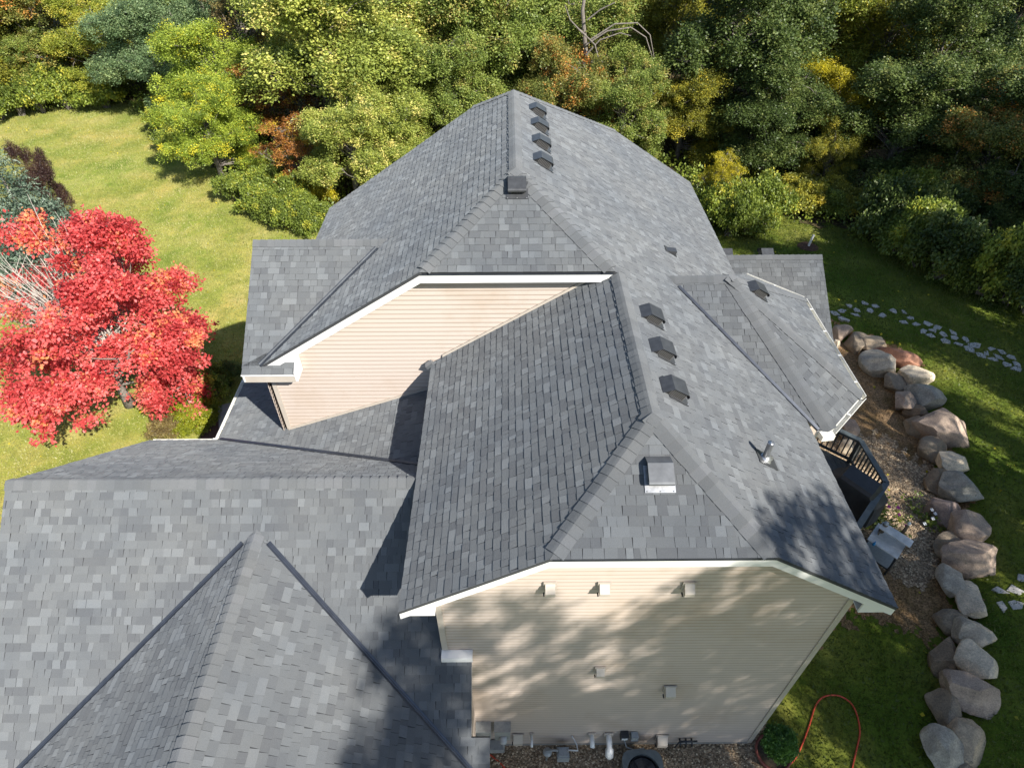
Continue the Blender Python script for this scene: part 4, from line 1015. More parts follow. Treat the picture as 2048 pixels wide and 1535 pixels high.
# riser bench standing on the table
ax_l = (tc[1] - tc[0]).normalized(); ax_s = (tc[3] - tc[0]).normalized()
bc = hit_z(1792, 1069, zt + 0.26)
riser = thing('bench', 'small white riser bench standing on the weathered table', 'bench', (bc.x, bc.y, zt))
mb = MB(); mb.prism([bc + ax_l * a + ax_s * b for a, b in ((-0.42, -0.14), (0.42, -0.14), (0.42, 0.14), (-0.42, 0.14))], (0, 0, 0.03)); mb.build('seat', M['table'], riser)
for sgn in (-1, 1):
    mb = MB(); c_ = bc + ax_l * (0.36 * sgn); mb.prism([c_ + ax_s * -0.12 - Z * (bc.z - zt), c_ + ax_s * 0.12 - Z * (bc.z - zt), c_ + ax_s * 0.12, c_ - ax_s * 0.12], ax_l * 0.03); mb.build('leg', M['wood'], riser)
# lanterns / jars on the table
def jar(px, py, z0, h, r, name, label, body, lid):
    p = hit_z(px, py, z0 + h * 0.5); t = thing(name, label, 'lantern', (p.x, p.y, z0))
    mb = MB(); mb.lathe([(0, 0), (r, 0), (r, h * 0.7), (r * 0.8, h * 0.85), (0, h * 0.86)], (p.x, p.y, z0), 14); mb.build('body', M[body], t, smooth_=True)
    mb = MB(); mb.lathe([(r * 0.95, h * 0.84), (r * 0.9, h * 0.95), (0, h)], (p.x, p.y, z0), 14); mb.build('lid', M[lid], t, smooth_=True)
jar(1768, 1053, zt + 0.0, 0.42, 0.07, 'lantern', 'dark lantern with a pale lid at the flower end of the table', 'wood', 'glass')
jar(1811, 1057, zt + 0.0, 0.62, 0.045, 'lantern', 'slender brown lantern post with a white top beside the riser bench', 'wood', 'pvc')
p = hit_z(1748, 1087, zt + 0.05); mb = MB(); mb.tube([(p.x, p.y, zt), (p.x, p.y, zt + 0.08), (p.x, p.y, zt + 0.10), (p.x, p.y, zt + 0.16)], [0.035, 0.04, 0.018, 0.014], 10); tag(mb.build('bottle', M['blue'], smooth_=True), 'small bright blue bottle on the weathered white table', 'bottle')

# white marker post with a mulch ring
p = hit_g(1616, 494); mb = MB()
zt_ = terrain(p.x, p.y)
mb.lathe([(0.5, 0.0), (0.42, 0.05), (0.0, 0.08)], (p.x, p.y, zt_), 20); o = mb.build('mulch_ring', M['mulch'], smooth_=True); tag(o, 'round patch of brown mulch at the foot of the white marker post', 'mulch')
post = thing('marker_post', 'short white tube post leaning on the back lawn', 'post', (p.x, p.y, zt_))
mb = MB(); q = p + Vector((0.07, 0.02, 0.62)); mb.tube([(p.x, p.y, zt_), q], [0.055, 0.055], 12, False); mb.build('tube', M['pvc'], post, smooth_=True)
mb = MB(); mb.tube([q - Z * 0.02, q + Z * 0.01], [0.062, 0.062], 12); mb.build('collar', M['box'], post, smooth_=True)

# garden hose
def hose(pts, r, label):
    P = [hit_g(a, b) + Z * (r + 0.005) for a, b in pts]; out = []
    for i in range(len(P) - 1):
        p0, p1, p2, p3 = P[max(i - 1, 0)], P[i], P[i + 1], P[min(i + 2, len(P) - 1)]
        for k in range(8):
            t = k / 8; out.append(0.5 * ((2 * p1) + (p2 - p0) * t + (2 * p0 - 5 * p1 + 4 * p2 - p3) * t * t + (3 * p1 - p0 - 3 * p2 + p3) * t ** 3))
    out.append(P[-1]); mb = MB(); mb.tube(out, [r] * len(out), 8); return tag(mb.build('garden_hose', M['hose'], smooth_=True), label, 'hose', )
hose([(1540, 1562), (1585, 1522), (1603, 1490), (1618, 1450), (1630, 1412), (1644, 1395), (1662, 1390), (1682, 1393), (1702, 1407), (1714, 1432), (1719, 1465), (1712, 1500), (1703, 1540), (1700, 1570)], 0.019, 'orange red garden hose looped on the shaded lawn')
hose([(955, 1490), (978, 1507), (1000, 1525), (1020, 1545), (1050, 1560)], 0.017, 'red hose lying on the gravel below the electric meters')

# planter
p = hit_g(1538, 1514, 0.0); pot = thing('flower_pot', 'wide terracotta red pot at the corner of the cream wall', 'pot', (p.x, p.y, 0.02))
mb = MB(); mb.lathe([(0, 0), (0.27, 0), (0.36, 0.30), (0.39, 0.31), (0.39, 0.36), (0.345, 0.36), (0.33, 0.28), (0.0, 0.29)], (p.x, p.y, 0.02), 28); mb.build('pot_body', M['terracotta'], pot, smooth_=True)
mb = MB(); mb.lathe([(0.335, 0.30), (0.15, 0.325), (0, 0.33)], (p.x, p.y, 0.02), 24); mb.build('soil', M['soil'], pot, smooth_=True)
POTP = p
# air conditioner
p = hit_z(1288, 1543, 0.75); ac = thing('air_conditioner', 'round cornered dark green air conditioner condenser on the gravel', 'air conditioner', (p.x, p.y, 0.02))
def rrect(w, d, r, z, n=5):
    out = []
    for cx, cy, a0 in ((w / 2 - r, d / 2 - r, 0), (-w / 2 + r, d / 2 - r, 90), (-w / 2 + r, -d / 2 + r, 180), (w / 2 - r, -d / 2 + r, 270)):
        for k in range(n): a = math.radians(a0 + 90 * k / (n - 1)); out.append(Vector((p.x + cx + r * math.cos(a), p.y + cy + r * math.sin(a), z)))
    return out
mb = MB(); l0 = rrect(0.82, 0.82, 0.2, 0.02); l1 = rrect(0.82, 0.82, 0.2, 0.70); n = len(l0)
mb.add(l0 + l1, [(i, (i + 1) % n, n + (i + 1) % n, n + i) for i in range(n)] + [tuple(range(n))[::-1]]); mb.build('coil_body', M['ac'], ac)
for i in range(26):
    z_ = 0.06 + i * 0.024
    if i % 2: continue
    mb = MB(); a = rrect(0.84, 0.84, 0.205, z_); b = rrect(0.84, 0.84, 0.205, z_ + 0.012); mb.add(a + b, [(k, (k + 1) % n, n + (k + 1) % n, n + k) for k in range(n)]); mb.build('side_louver', M['ac'], ac)
mb = MB(); a = rrect(0.86, 0.86, 0.21, 0.70); b = rrect(0.86, 0.86, 0.21, 0.755); c_ = [Vector((p.x + 0.34 * math.cos(2 * math.pi * k / n + 0.0), p.y + 0.34 * math.sin(2 * math.pi * k / n + 0.0), 0.77)) for k in range(n)]; c2 = [q - Z * 0.08 for q in c_]
mb.add(a + b + c_ + c2, [(k + o_ * n, (k + 1) % n + o_ * n, (k + 1) % n + (o_ + 1) * n, k + (o_ + 1) * n) for o_ in range(3) for k in range(n)]); mb.build('top_ring', M['ac'], ac)
mb = MB(); mb.tube([(p.x, p.y, 0.66), (p.x, p.y, 0.67)], [0.3, 0.3], 24); mb.build('fan_well', M['boxd'], ac)
for k in range(4):
    t = k * math.pi / 2 + 0.4; c0 = Vector((p.x, p.y, 0.70)); u = Vector((math.cos(t), math.sin(t), 0)); w_ = Vector((-math.sin(t), math.cos(t), 0))
    mb = MB(); mb.prism([c0 + u * 0.05 - w_ * 0.04, c0 + u * 0.27 - w_ * 0.11 + Z * 0.01, c0 + u * 0.27 + w_ * 0.08 + Z * 0.03, c0 + u * 0.05 + w_ * 0.04 + Z * 0.01], (0, 0, 0.006)); mb.build('fan_blade', M['boxd'], ac)
for r_ in (0.08, 0.14, 0.2, 0.26, 0.305):
    mb = MB(); mb.tube([(p.x + r_ * math.cos(2 * math.pi * k / 24), p.y + r_ * math.sin(2 * math.pi * k / 24), 0.765) for k in range(25)], [0.004] * 25, 5, False); mb.build('guard_ring', M['boxd'], ac)
# disconnect boxes and whip
e0 = on_wall(1248, 1464); dis = thing('disconnect_box', 'small grey electrical disconnect boxes above the air conditioner', 'box', (e0.x, e0.y, e0.z - 0.1))
mb = MB(); mb.box(e0 + Vector((0, -0.06, 0)), (0.17, 0.12, 0.2)); mb.build('black_box', M['boxd'], dis)
mb = MB(); mb.box(e0 + Vector((0, -0.125, -0.03)), (0.13, 0.012, 0.08)); mb.build('cover_plate', M['pvc'], dis)
e1 = on_wall(1266, 1465); mb = MB(); mb.box(e1 + Vector((0.02, -0.07, 0)), (0.15, 0.13, 0.2)); mb.build('grey_box', M['box'], dis)
w1 = Vector((p.x + 0.1, p.y + 0.40, 0.5)); w0_ = e0 + Vector((0, -0.1, -0.1)); mb = MB(); mb.tube([w0_, w0_ + Vector((0.05, -0.12, -0.12)), (w0_ + w1) / 2 + Vector((0, -0.05, -0.02)), w1 + Vector((0, 0.1, 0.1)), w1], [0.016] * 5, 8); mb.build('conduit_whip', M['box'], dis, smooth_=True)
# electric meters
m0 = on_wall(966, 1457); em = thing('electric_meter', 'pair of grey electric meter boxes on the cream wall', 'meter', (m0.x, m0.y, m0.z - 0.4))
for px_, lab in ((966, 'left'), (1005, 'right')):
    c = on_wall(px_, 1452); mb = MB(); mb.box(c + Vector((0, -0.09, 0)), (0.33, 0.18, 0.52)); mb.build('meter_box', M['box'], em)
    mb = MB(); mb.bar(c + Vector((-0.175, -0.10, 0.265)), c + Vector((0.175, -0.10, 0.265)), 0.21, 0.02); mb.build('box_lid', M['box'], em)
    q = c + Vector((0.02, -0.18, -0.10)); mb = MB(); mb.tube([q, q + Vector((0, -0.03, 0)), q + Vector((0, -0.12, 0)), q + Vector((0, -0.14, 0))], [0.085, 0.08, 0.075, 0.04], 18); mb.build('meter_glass', M['glass'] if lab == 'right' else M['cream'], em, smooth_=True)
c = on_wall(991, 1480); mb = MB(); mb.box(c + Vector((0, -0.12, 0.0)), (0.36, 0.2, 0.2)); mb.build('junction_box', M['box'], em)
for px_, py_ in ((972, 1476), (996, 1500), (1007, 1480)):
    c = on_wall(px_, py_); mb = MB(); mb.tube([(c.x, c.y - 0.1, c.z + 0.15), (c.x, c.y - 0.1, 0.0)], [0.028, 0.028], 10); mb.build('conduit', M['box'], em, smooth_=True)
# gas meter
gm0 = on_wall(1118, 1492); gy_ = gm0.y - 0.28; gx_ = gm0.x
gm = thing('gas_meter', 'grey gas meter with regulator standing against the cream wall', 'gas meter', (gx_, gy_, 0.0))
mb = MB(); mb.box((gx_ + 0.05, gy_, 0.38), (0.26, 0.22, 0.26)); mb.box((gx_ + 0.05, gy_, 0.53), (0.2, 0.17, 0.05)); mb.build('meter_body', M['box'], gm)
mb = MB(); mb.tube([(gx_ - 0.08, gy_, 0.52), (gx_ - 0.08, gy_, 0.66), (gx_ - 0.3, gy_, 0.66), (gx_ - 0.3, gy_, 0.0)], [0.025] * 4, 10); mb.build('riser_pipe', M['box'], gm, smooth_=True)
mb = MB(); mb.lathe([(0, -0.04), (0.09, -0.03), (0.1, 0.0), (0.09, 0.03), (0.03, 0.05), (0, 0.05)], (gx_ - 0.3, gy_ - 0.02, 0.6), 16); mb.build('regulator', M['box'], gm, smooth_=True)
g1 = on_wall(1144, 1470); mb = MB(); mb.tube([(gx_ + 0.15, gy_, 0.52), (gx_ + 0.15, gy_, 0.66), (gx_ + 0.36, gy_, 0.62), (g1.x + 0.10, g1.y - 0.14, g1.z - 0.12), (g1.x, g1.y, g1.z)], [0.017] * 5, 8); mb.build('outlet_pipe', M['pvc'], gm, smooth_=True)
# dark hose spigot assembly on the wall near the corner
k0 = on_wall(1375, 1476); sp = thing('spigot', 'dark brass spigot and bracket low on the cream wall', 'spigot', (k0.x, k0.y, k0.z - 0.1))
mb = MB(); mb.tube([k0 + Vector((-0.2, -0.06, 0)), k0 + Vector((0.2, -0.06, 0.02))], [0.025, 0.02], 8); mb.build('manifold', M['boxd'], sp, smooth_=True)
for a_ in (-0.18, -0.05, 0.08): mb = MB(); mb.tube([k0 + Vector((a_, 0.0, 0.02)), k0 + Vector((a_, -0.1, 0)), k0 + Vector((a_, -0.13, -0.08))], [0.022, 0.022, 0.02], 8); mb.build('valve', M['boxd'], sp, smooth_=True)
mb = MB(); mb.tube([k0 + Vector((-0.2, -0.07, 0)), k0 + Vector((-0.24, -0.08, -0.3))], [0.016, 0.016], 8); mb.build('drain_pipe', M['boxd'], sp, smooth_=True)

# ================================================================== VEGETATION
def unit(v): return v / np.maximum(np.linalg.norm(v, axis=1, keepdims=True), 1e-9)
def leaves_mesh(name, C, per, clump_r, leaf, seed, flat=0.7, up=0.55, tint_s=0.17, accent=0.05, asp=0.32, droop=0.0, jit=0.10):
    r = np.random.default_rng(seed); nC = len(C)
    base = np.clip(r.normal(0.44, tint_s, nC), 0.02, 0.88); base[r.random(nC) < accent] = 0.98
    rad = clump_r * r.uniform(0.6, 1.35, nC)
    ids = np.repeat(np.arange(nC), per); n = len(ids)
    d = unit(r.normal(size=(n, 3))) * (r.random(n) ** 0.55 * np.where(r.random(n) < 0.1, 1.4, 1.0))[:, None]
    off = d * rad[ids][:, None]; off[:, 2] *= flat
    P = C[ids] + off; P[:, 2] -= droop * (off[:, 0] ** 2 + off[:, 1] ** 2)
    a = unit(d + r.normal(scale=0.75, size=(n, 3)) + np.array([0, 0, -0.25]))
    nn = unit(r.normal(size=(n, 3)) * 0.75 + np.array([0, 0, up * 2]) + d * 0.35)
    s = unit(np.cross(a, nn)); nn = np.cross(s, a)
    L = leaf * r.uniform(0.65, 1.3, n)[:, None]; W = L * asp
    V = np.empty((n, 4, 3)); V[:, 0] = P; V[:, 1] = P + a * L * 0.45 + s * W + nn * L * 0.10; V[:, 2] = P + a * L; V[:, 3] = P + a * L * 0.45 - s * W + nn * L * 0.10
    t = np.clip(base[ids] + r.normal(0, jit, n), 0, 1)
    me = bpy.data.meshes.new(name)
    me.vertices.add(n * 4); me.vertices.foreach_set('co', V.reshape(-1)); me.loops.add(n * 4); me.loops.foreach_set('vertex_index', np.arange(n * 4, dtype=np.int32))
    me.polygons.add(n); me.polygons.foreach_set('loop_start', np.arange(n, dtype=np.int32) * 4); me.polygons.foreach_set('loop_total', np.full(n, 4, dtype=np.int32))
    me.update(calc_edges=True); at = me.attributes.new('tint', 'FLOAT', 'FACE'); at.data.foreach_set('value', t.astype(np.float32)); me.validate(); return me
def clumps(blobs, n, seed, inner=0.5, skew=0.5):
    r = np.random.default_rng(seed); B = np.array(blobs, float); w = (B[:, 3] * B[:, 4] * B[:, 5]) ** (2 / 3); ids = r.choice(len(B), n, p=w / w.sum())
    d = unit(r.normal(size=(n, 3))); d[:, 2] = np.where(d[:, 2] < -0.35, -d[:, 2], d[:, 2])
    k = inner + (1 - inner) * r.random(n) ** skew
    return B[ids, :3] + d * B[ids, 3:6] * k[:, None]
def lobes(n, R, H0, H1, rl, seed, zr_=1.0):
    r = np.random.default_rng(seed); out = [(0, 0, (H0 + H1) / 2, R * 0.55, R * 0.55, (H1 - H0) * 0.42)]
    for i in range(n):
        t = 2 * math.pi * i / n * 2.4 + r.uniform(-.4, .4); h = H0 + (H1 - H0) * (i + 0.5) / n
        rr = R * math.sqrt(max(0.1, 1 - ((h - (H0 * 0.6 + H1 * 0.4)) / (H1 - H0) * 1.45) ** 2)) * r.uniform(0.5, 0.72)
        q = rl * r.uniform(0.75, 1.25); out.append((rr * math.cos(t), rr * math.sin(t), h, q, q, q * zr_))
    return out
def trunk_mesh(name, C, H, r0, seed, n_limb=44, sub=170, fork=0.3):
    r = np.random.default_rng(seed); mb = MB(); pts = []; rad = []; m = 9; wob = r.normal(scale=0.10, size=(m, 2)).cumsum(0)
    for k in range(m):
        t = k / (m - 1); pts.append(Vector((wob[k, 0] * t, wob[k, 1] * t, H * t))); rad.append(r0 * (1 - 0.86 * t) * (1.35 if k == 0 else 1))
    mb.tube(pts, rad, 9)
    def at(z):
        f = min(0.999, max(0, z / H)) * (m - 1); i = int(f); return pts[i].lerp(pts[i + 1], f - i), r0 * (1 - 0.86 * f / (m - 1))
    sel = r.choice(len(C), min(n_limb, len(C)), replace=False); ends = []
    for i in sel:
        e = Vector(C[i]); z0 = max(H * fork * 0.6, min(e.z * r.uniform(0.5, 0.8), H * 0.93)); b, br = at(z0); br *= 0.42
        mid = b.lerp(e, 0.5) + Vector((r.normal() * 0.2, r.normal() * 0.2, 0.25 * (e - b).length * 0.3)); q3 = mid.lerp(e, 0.55) + Vector((r.normal() * 0.12, r.normal() * 0.12, 0.05))
        mb.tube([b, b.lerp(mid, 0.5) + Vector((0, 0, 0.1)), mid, q3, e], [br, br * 0.8, br * 0.58, br * 0.36, 0.012], 6, False); ends += [mid, q3]
    for i in r.choice(len(C), min(sub, len(C)), replace=False):
        e = Vector(C[i]); b = min(ends, key=lambda q: (q - e).length); mid = b.lerp(e, 0.5) + Vector((r.normal() * 0.12, r.normal() * 0.12, 0.1)); mb.tube([b, mid, e], [0.035, 0.022, 0.007], 5, False)
    return mb.mesh(name, smooth_=True)
def template(key, blobs, nC, per, cr, leaf, seed, H, r0, **kw):
    tk = {k: kw.pop(k) for k in ('n_limb', 'sub', 'fork') if k in kw}; ck = {k: kw.pop(k) for k in ('inner', 'skew') if k in kw}
    C = clumps(blobs, nC, seed, **ck)
    return dict(crown=leaves_mesh('crown', C, per, cr, leaf, seed + 1, **kw), trunk=trunk_mesh('trunk', C, H, r0, seed + 2, **tk))
TP = {}
TP['a'] = template('a', lobes(34, 3.9, 1.6, 10.2, 0.85, 11, 1.9), 900, 105, 0.40, 0.118, 11, 8.9, 0.24, flat=1.25, tint_s=0.2)
TP['b'] = template('b', lobes(38, 3.9, 1.4, 10.6, 0.75, 23, 2.1), 940, 100, 0.37, 0.112, 23, 9.2, 0.22, flat=1.35, accent=0.10, tint_s=0.2)
TP['c'] = template('c', lobes(30, 3.9, 1.8, 10.0, 0.95, 37, 1.7), 860, 112, 0.42, 0.12, 37, 8.8, 0.26, flat=1.2, accent=0.09, tint_s=0.2)
TP['fine'] = template('fine', lobes(26, 4.0, 1.4, 10.2, 1.0, 41, 1.6), 820, 110, 0.42, 0.12, 41, 8.8, 0.22, droop=0.3, asp=0.26, flat=1.2, tint_s=0.2)
TP['sparse'] = template('sparse', lobes(9, 3.6, 2.4, 9.6, 1.3, 53), 220, 60, 0.45, 0.14, 53, 9.0, 0.17, n_limb=44, sub=170, tint_s=0.26)
TP['tall'] = template('tall', lobes(15, 4.3, 10.2, 20.0, 1.25, 61)[1:], 620, 34, 0.31, 0.16, 61, 18.5, 0.3, n_limb=36, sub=80)
for t_ in TP.values():
    t_['trunk'].materials.append(M['bark']); t_['crown'].materials.append(LEAF['oak'])
def place_tree(kind, name, label, loc, sxy, sz, leaf, rot, group=None, cat='tree'):
    e = thing(name, label, cat, loc, group); e.scale = (sxy, sxy, sz); e.rotation_euler = (0, 0, rot)
    for part in ('trunk', 'crown'):
        o = bpy.data.objects.new(part, TP[kind][part]); COL.objects.link(o); o.parent = e
        if part == 'crown': o.material_slots[0].link = 'OBJECT'; o.material_slots[0].material = LEAF[leaf]
    return e
def tree_px(px, py, y, r, kind, leaf, label, group='trees of the wood', name='tree', rot=None, zs=1.0):
    c = hit_y(px, py, y); g = terrain(c.x, y); zc = max(2.2, c.z - g)
    sz = zc / 6.2 * zs; sxy = r / 4.0
    sz = max(sz, sxy * 0.62)
    return place_tree(kind, name, label, (c.x, y, g - 0.05), sxy, sz, leaf, random.uniform(0, 6.28) if rot is None else rot, group)
random.seed(99)
FR_ = 'trees of the wood'
tree_px(-60, 70, 47, 5.0, 'a', 'olive', 'dark olive oak at the lawn end of the wood', FR_, 'oak_tree')
tree_px(75, 75, 49, 5.2, 'b', 'oakorange', 'olive oak with orange tips beside the yellow green tree', FR_, 'oak_tree')
tree_px(55, 160, 47, 3.2, 'c', 'oak', 'low dull green tree under the orange tipped oak', FR_, 'oak_tree')
tree_px(188, 95, 47.5, 3.6, 'b', 'yellowgreen', 'yellow green tree between the orange tipped oak and the blue green tree', FR_, 'ash_tree')
tree_px(292, 105, 45, 4.3, 'fine', 'bluegreen', 'blue green fine leaved tree hanging over the sunny lawn', FR_, 'willow_tree')
tree_px(345, 20, 52, 4.6, 'a', 'yellowgreen', 'pale yellow green tree rising behind the blue green tree', FR_, 'ash_tree')
tree_px(412, 35, 50, 4.2, 'fine', 'bluegreen', 'dull teal tree behind the drooping light green tree', FR_, 'willow_tree')
tree_px(478, 50, 47, 3.4, 'sparse', 'bushbrown', 'half bare tan tree behind the drooping light green tree', FR_, 'ash_tree')
tree_px(440, 190, 40, 4.0, 'fine', 'midgreen', 'drooping light green locust tree at the edge of the sunny lawn', FR_, 'locust_tree')
tree_px(432, 315, 34.5, 3.1, 'fine', 'midgreen', 'lower drooping green tree casting shade on the sunny lawn', FR_, 'locust_tree')
tree_px(525, 190, 39, 3.2, 'sparse', 'orange', 'orange brown thin tree beside the tall bright green maple', FR_, 'cherry_tree')
tree_px(598, 330, 32.5, 2.6, 'sparse', 'orange', 'bare stemmed orange and yellow sapling near the shingled eave', FR_, 'cherry_tree')
tree_px(690, 110, 37, 6.0, 'c', 'lightgreen', 'tall bright green maple beside the upper roof', FR_, 'maple_tree')
tree_px(600, 20, 43, 4.4, 'a', 'lightgreen', 'bright green maple crown behind the orange brown tree', FR_, 'maple_tree')
tree_px(705, 330, 31.5, 3.3, 'b', 'lightgreen', 'low bright green maple touching the left slope of the upper roof', FR_, 'maple_tree')
tree_px(760, 240, 34, 3.6, 'a', 'lightgreen', 'bright green maple just behind the upper roof', FR_, 'maple_tree')
tree_px(860, 70, 42, 5.0, 'b', 'oak', 'green oak next to the tall bright green maple', FR_, 'oak_tree')
tree_px(965, 90, 40, 4.6, 'c', 'oak', 'green oak behind the ridge of the upper roof', FR_, 'oak_tree')
tree_px(1060, 50, 43, 5.0, 'a', 'oak', 'broad oak with tan tips behind the ridge vents', FR_, 'oak_tree')
tree_px(905, 190, 37, 3.6, 'a', 'oak', 'shorter green oak in front of the ridge oaks', FR_, 'oak_tree')
tree_px(1180, 110, 41, 4.6, 'b', 'oak', 'glossy green oak under the bare arched branches', FR_, 'oak_tree')
tree_px(1130, 190, 37, 3.2, 'c', 'oakorange', 'short oak with rusty leaves behind the far roof vents', FR_, 'oak_tree')
tree_px(1245, 220, 36, 3.2, 'b', 'oak', 'short green oak above the clipped far hip', FR_, 'oak_tree')
tree_px(1340, 90, 43, 4.4, 'fine', 'olive', 'olive yellow tree between the oaks and the dark trees', FR_, 'ash_tree')
tree_px(1365, 250, 37, 3.2, 'fine', 'olive', 'dark olive tree behind the far right roof corner', FR_, 'ash_tree')
tree_px(1490, 90, 38, 5.2, 'a', 'dark', 'large dark green tree behind the yellow sapling', FR_, 'oak_tree')
tree_px(1540, 270, 35, 3.6, 'c', 'dark', 'dark green tree beside the yellow leaved tree', FR_, 'oak_tree')
tree_px(1660, 240, 36, 3.2, 'fine', 'yellow', 'yellow leaved tree standing among dark green trees', FR_, 'ash_tree')
tree_px(1640, 70, 41, 4.4, 'b', 'yellowgreen', 'yellow green tree above the yellow leaved one', FR_, 'ash_tree')
tree_px(1640, 370, 33, 1.8, 'fine', 'olive', 'small tan yellow tree at the back edge of the shaded lawn', FR_, 'ash_tree')
tree_px(1760, 70, 41, 5.0, 'a', 'olive', 'tall olive tree rising behind the yellow leaved tree', FR_, 'ash_tree')
tree_px(1790, 290, 33, 4.0, 'c', 'dark', 'dark green tree on the shaded lawn side of the yellow leaved tree', FR_, 'oak_tree')
tree_px(1880, 140, 36, 4.6, 'b', 'dark', 'tall dark green tree at the shaded end of the wood', FR_, 'oak_tree')
tree_px(1945, 380, 29, 3.8, 'b', 'oakorange', 'dark tree with scattered orange leaves by the flagstone path', FR_, 'oak_tree')
tree_px(2060, 260, 30, 4.4, 'a', 'dark', 'dark spreading tree beyond the flagstone path', FR_, 'oak_tree')
tree_px(1990, 520, 26.5, 2.8, 'c', 'dark', 'low dark green tree nearest the flagstones', FR_, 'oak_tree')
tree_px(1440, 375, 29.5, 1.3, 'sparse', 'yellow', 'slender bright yellow sapling at the far roof corner', FR_, 'ash_tree')
# second rank: the depth of the wood
for i, (px_, y_, r_, k_, l_) in enumerate([(-20, 58, 6, 'c', 'oak'), (130, 60, 6, 'a', 'yellowgreen'), (300, 62, 6, 'b', 'oak'), (470, 58, 6, 'c', 'yellowgreen'), (640, 56, 6, 'a', 'lightgreen'), (780, 52, 6, 'b', 'lightgreen'), (930, 55, 6, 'c', 'oak'), (1090, 56, 6, 'a', 'oak'), (1240, 54, 6, 'b', 'oak'), (1400, 54, 6, 'c', 'olive'), (1560, 52, 6, 'a', 'dark'), (1720, 50, 6, 'b', 'olive'), (1880, 48, 6, 'c', 'dark'), (2060, 44, 6, 'a', 'dark'), (800, 66, 7, 'c', 'oak'), (1150, 68, 7, 'b', 'oak'), (450, 70, 7, 'a', 'oak'), (1500, 66, 7, 'c', 'dark'), (150, 74, 7, 'b', 'oak')]):
    tree_px(px_, -20, y_, r_, k_, l_, {'oak': 'background oak deep in the green part of the wood', 'oakorange': 'background oak with turning leaves deep in the wood', 'yellowgreen': 'background tree of pale yellow green deep in the wood', 'lightgreen': 'background maple of light green behind the bright green maple', 'olive': 'background olive tree deep in the shaded wood', 'dark': 'background dark tree deep in the shaded wood'}[l_], 'background trees of the wood', 'forest_tree', zs=1.25)
# tall trees on the neighbouring ground whose shade falls on the wall, the roof and the lawn
for i, (x_, y_, r_, s_z, k_, lab) in enumerate([(13.9, -7.2, 4.5, 0.94, 'tall', 'tall oak behind the hose lawn shading the cream wall'), (12.6, -9.4, 3.4, 1.03, 'tall', 'tall thin oak shading the garage roof edge'),
        (11.0, -9.4, 2.7, 0.98, 'tall', 'slim oak shading the front gable of the garage'), (19.5, -3.5, 4.6, 1.9, 'a', 'tall oak beyond the rock wall shading the boulders'), (22.5, 4.0, 4.4, 1.75, 'b', 'tall oak beyond the rock wall across from the deck'), (25.5, 11.5, 4.6, 1.5, 'c', 'tall oak across the lawn from the bay roof'),
        (28.5, 19.0, 4.6, 1.35, 'a', 'tall oak past the end of the flagstone path'), (36, 18.0, 5.5, 1.5, 'c', 'tall oak in the second row past the flagstone path'), (35, 29.0, 5.0, 1.7, 'b', 'tall oak at the shaded corner of the back lawn'), (17.0, -12.0, 4.6, 1.14, 'tall', 'tallest oak on the far side of the hose lawn')]):
    place_tree(k_, 'oak_tree', lab, (x_, y_, terrain(x_, y_) - 0.05), r_ / 4, s_z, 'oak', i * 1.3 + 0.5, 'tall oaks beyond the rock wall')

# bare arched dead limbs among the oaks
c = hit_y(1215, 150, 38); bt = thing('dead_tree', 'bare grey tree with arching dead branches among the oaks', 'tree', (c.x, 38, terrain(c.x, 38)))
mb = MB(); b0 = Vector((c.x - 0.8, 38, terrain(c.x, 38))); top = hit_y(1165, 20, 38)
mb.tube([b0, b0.lerp(top, 0.5) + Vector((0.2, 0, 0)), top, top + Vector((0.2, 0, 2))], [0.2, 0.15, 0.1, 0.05], 8); mb.build('trunk', M['bark'], bt, smooth_=True)
for path in ([(1172, 90), (1215, 62), (1262, 55), (1292, 75), (1303, 110), (1306, 140)], [(1180, 80), (1230, 48), (1275, 46), (1300, 70), (1309, 120)], [(1172, 110), (1200, 80), (1240, 66), (1262, 72)], [(1160, 60), (1190, 90), (1200, 130)], [(1175, 40), (1200, 20), (1230, 5)], [(1168, 70), (1140, 40), (1130, 10)]):
    P_ = [hit_y(a, b, 37.6 - 0.15 * k) for k, (a, b) in enumerate(path)]; mb = MB(); mb.tube(P_, [0.035 * (1 - k / len(P_)) + 0.012 for k in range(len(P_))], 6, False); mb.build('dead_branch', M['bark'], bt, smooth_=True)

# red maple
cm = hit_z(180, 668, 3.2)
RB = lobes(30, 4.0, 0.8, 6.1, 0.95, 71, 0.9)
C_ = clumps(RB, 900, 71, 0.45, 0.5)
_q = 0.676 * C_[:, 1] + 0.737 * (C_[:, 2] - 3.2)
C_ = C_[~((C_[:, 0] < 0.9) & (_q > -0.2) & (_q < 2.0) & (np.random.default_rng(3).random(len(C_)) < 0.93))]
me_c = leaves_mesh('crown', C_, 125, 0.36, 0.108, 72, tint_s=0.2, accent=0.06, asp=0.36, up=0.5, jit=0.13)
mp = thing('maple_tree', 'blazing red maple with bare grey twigs beside the garage', 'tree', (cm.x, cm.y, 0))
def local_link(name, me, mat, e):
    o = bpy.data.objects.new(name, me); COL.objects.link(o); o.parent = e; me.materials.append(mat); return o
local_link('crown', me_c, LEAF['red'], mp); local_link('trunk', trunk_mesh('trunk', C_, 5.4, 0.16, 73, 34, 90), M['bark'], mp)
mb = MB(); r = np.random.default_rng(74); b0 = Vector((0.6, -0.2, 2.6))
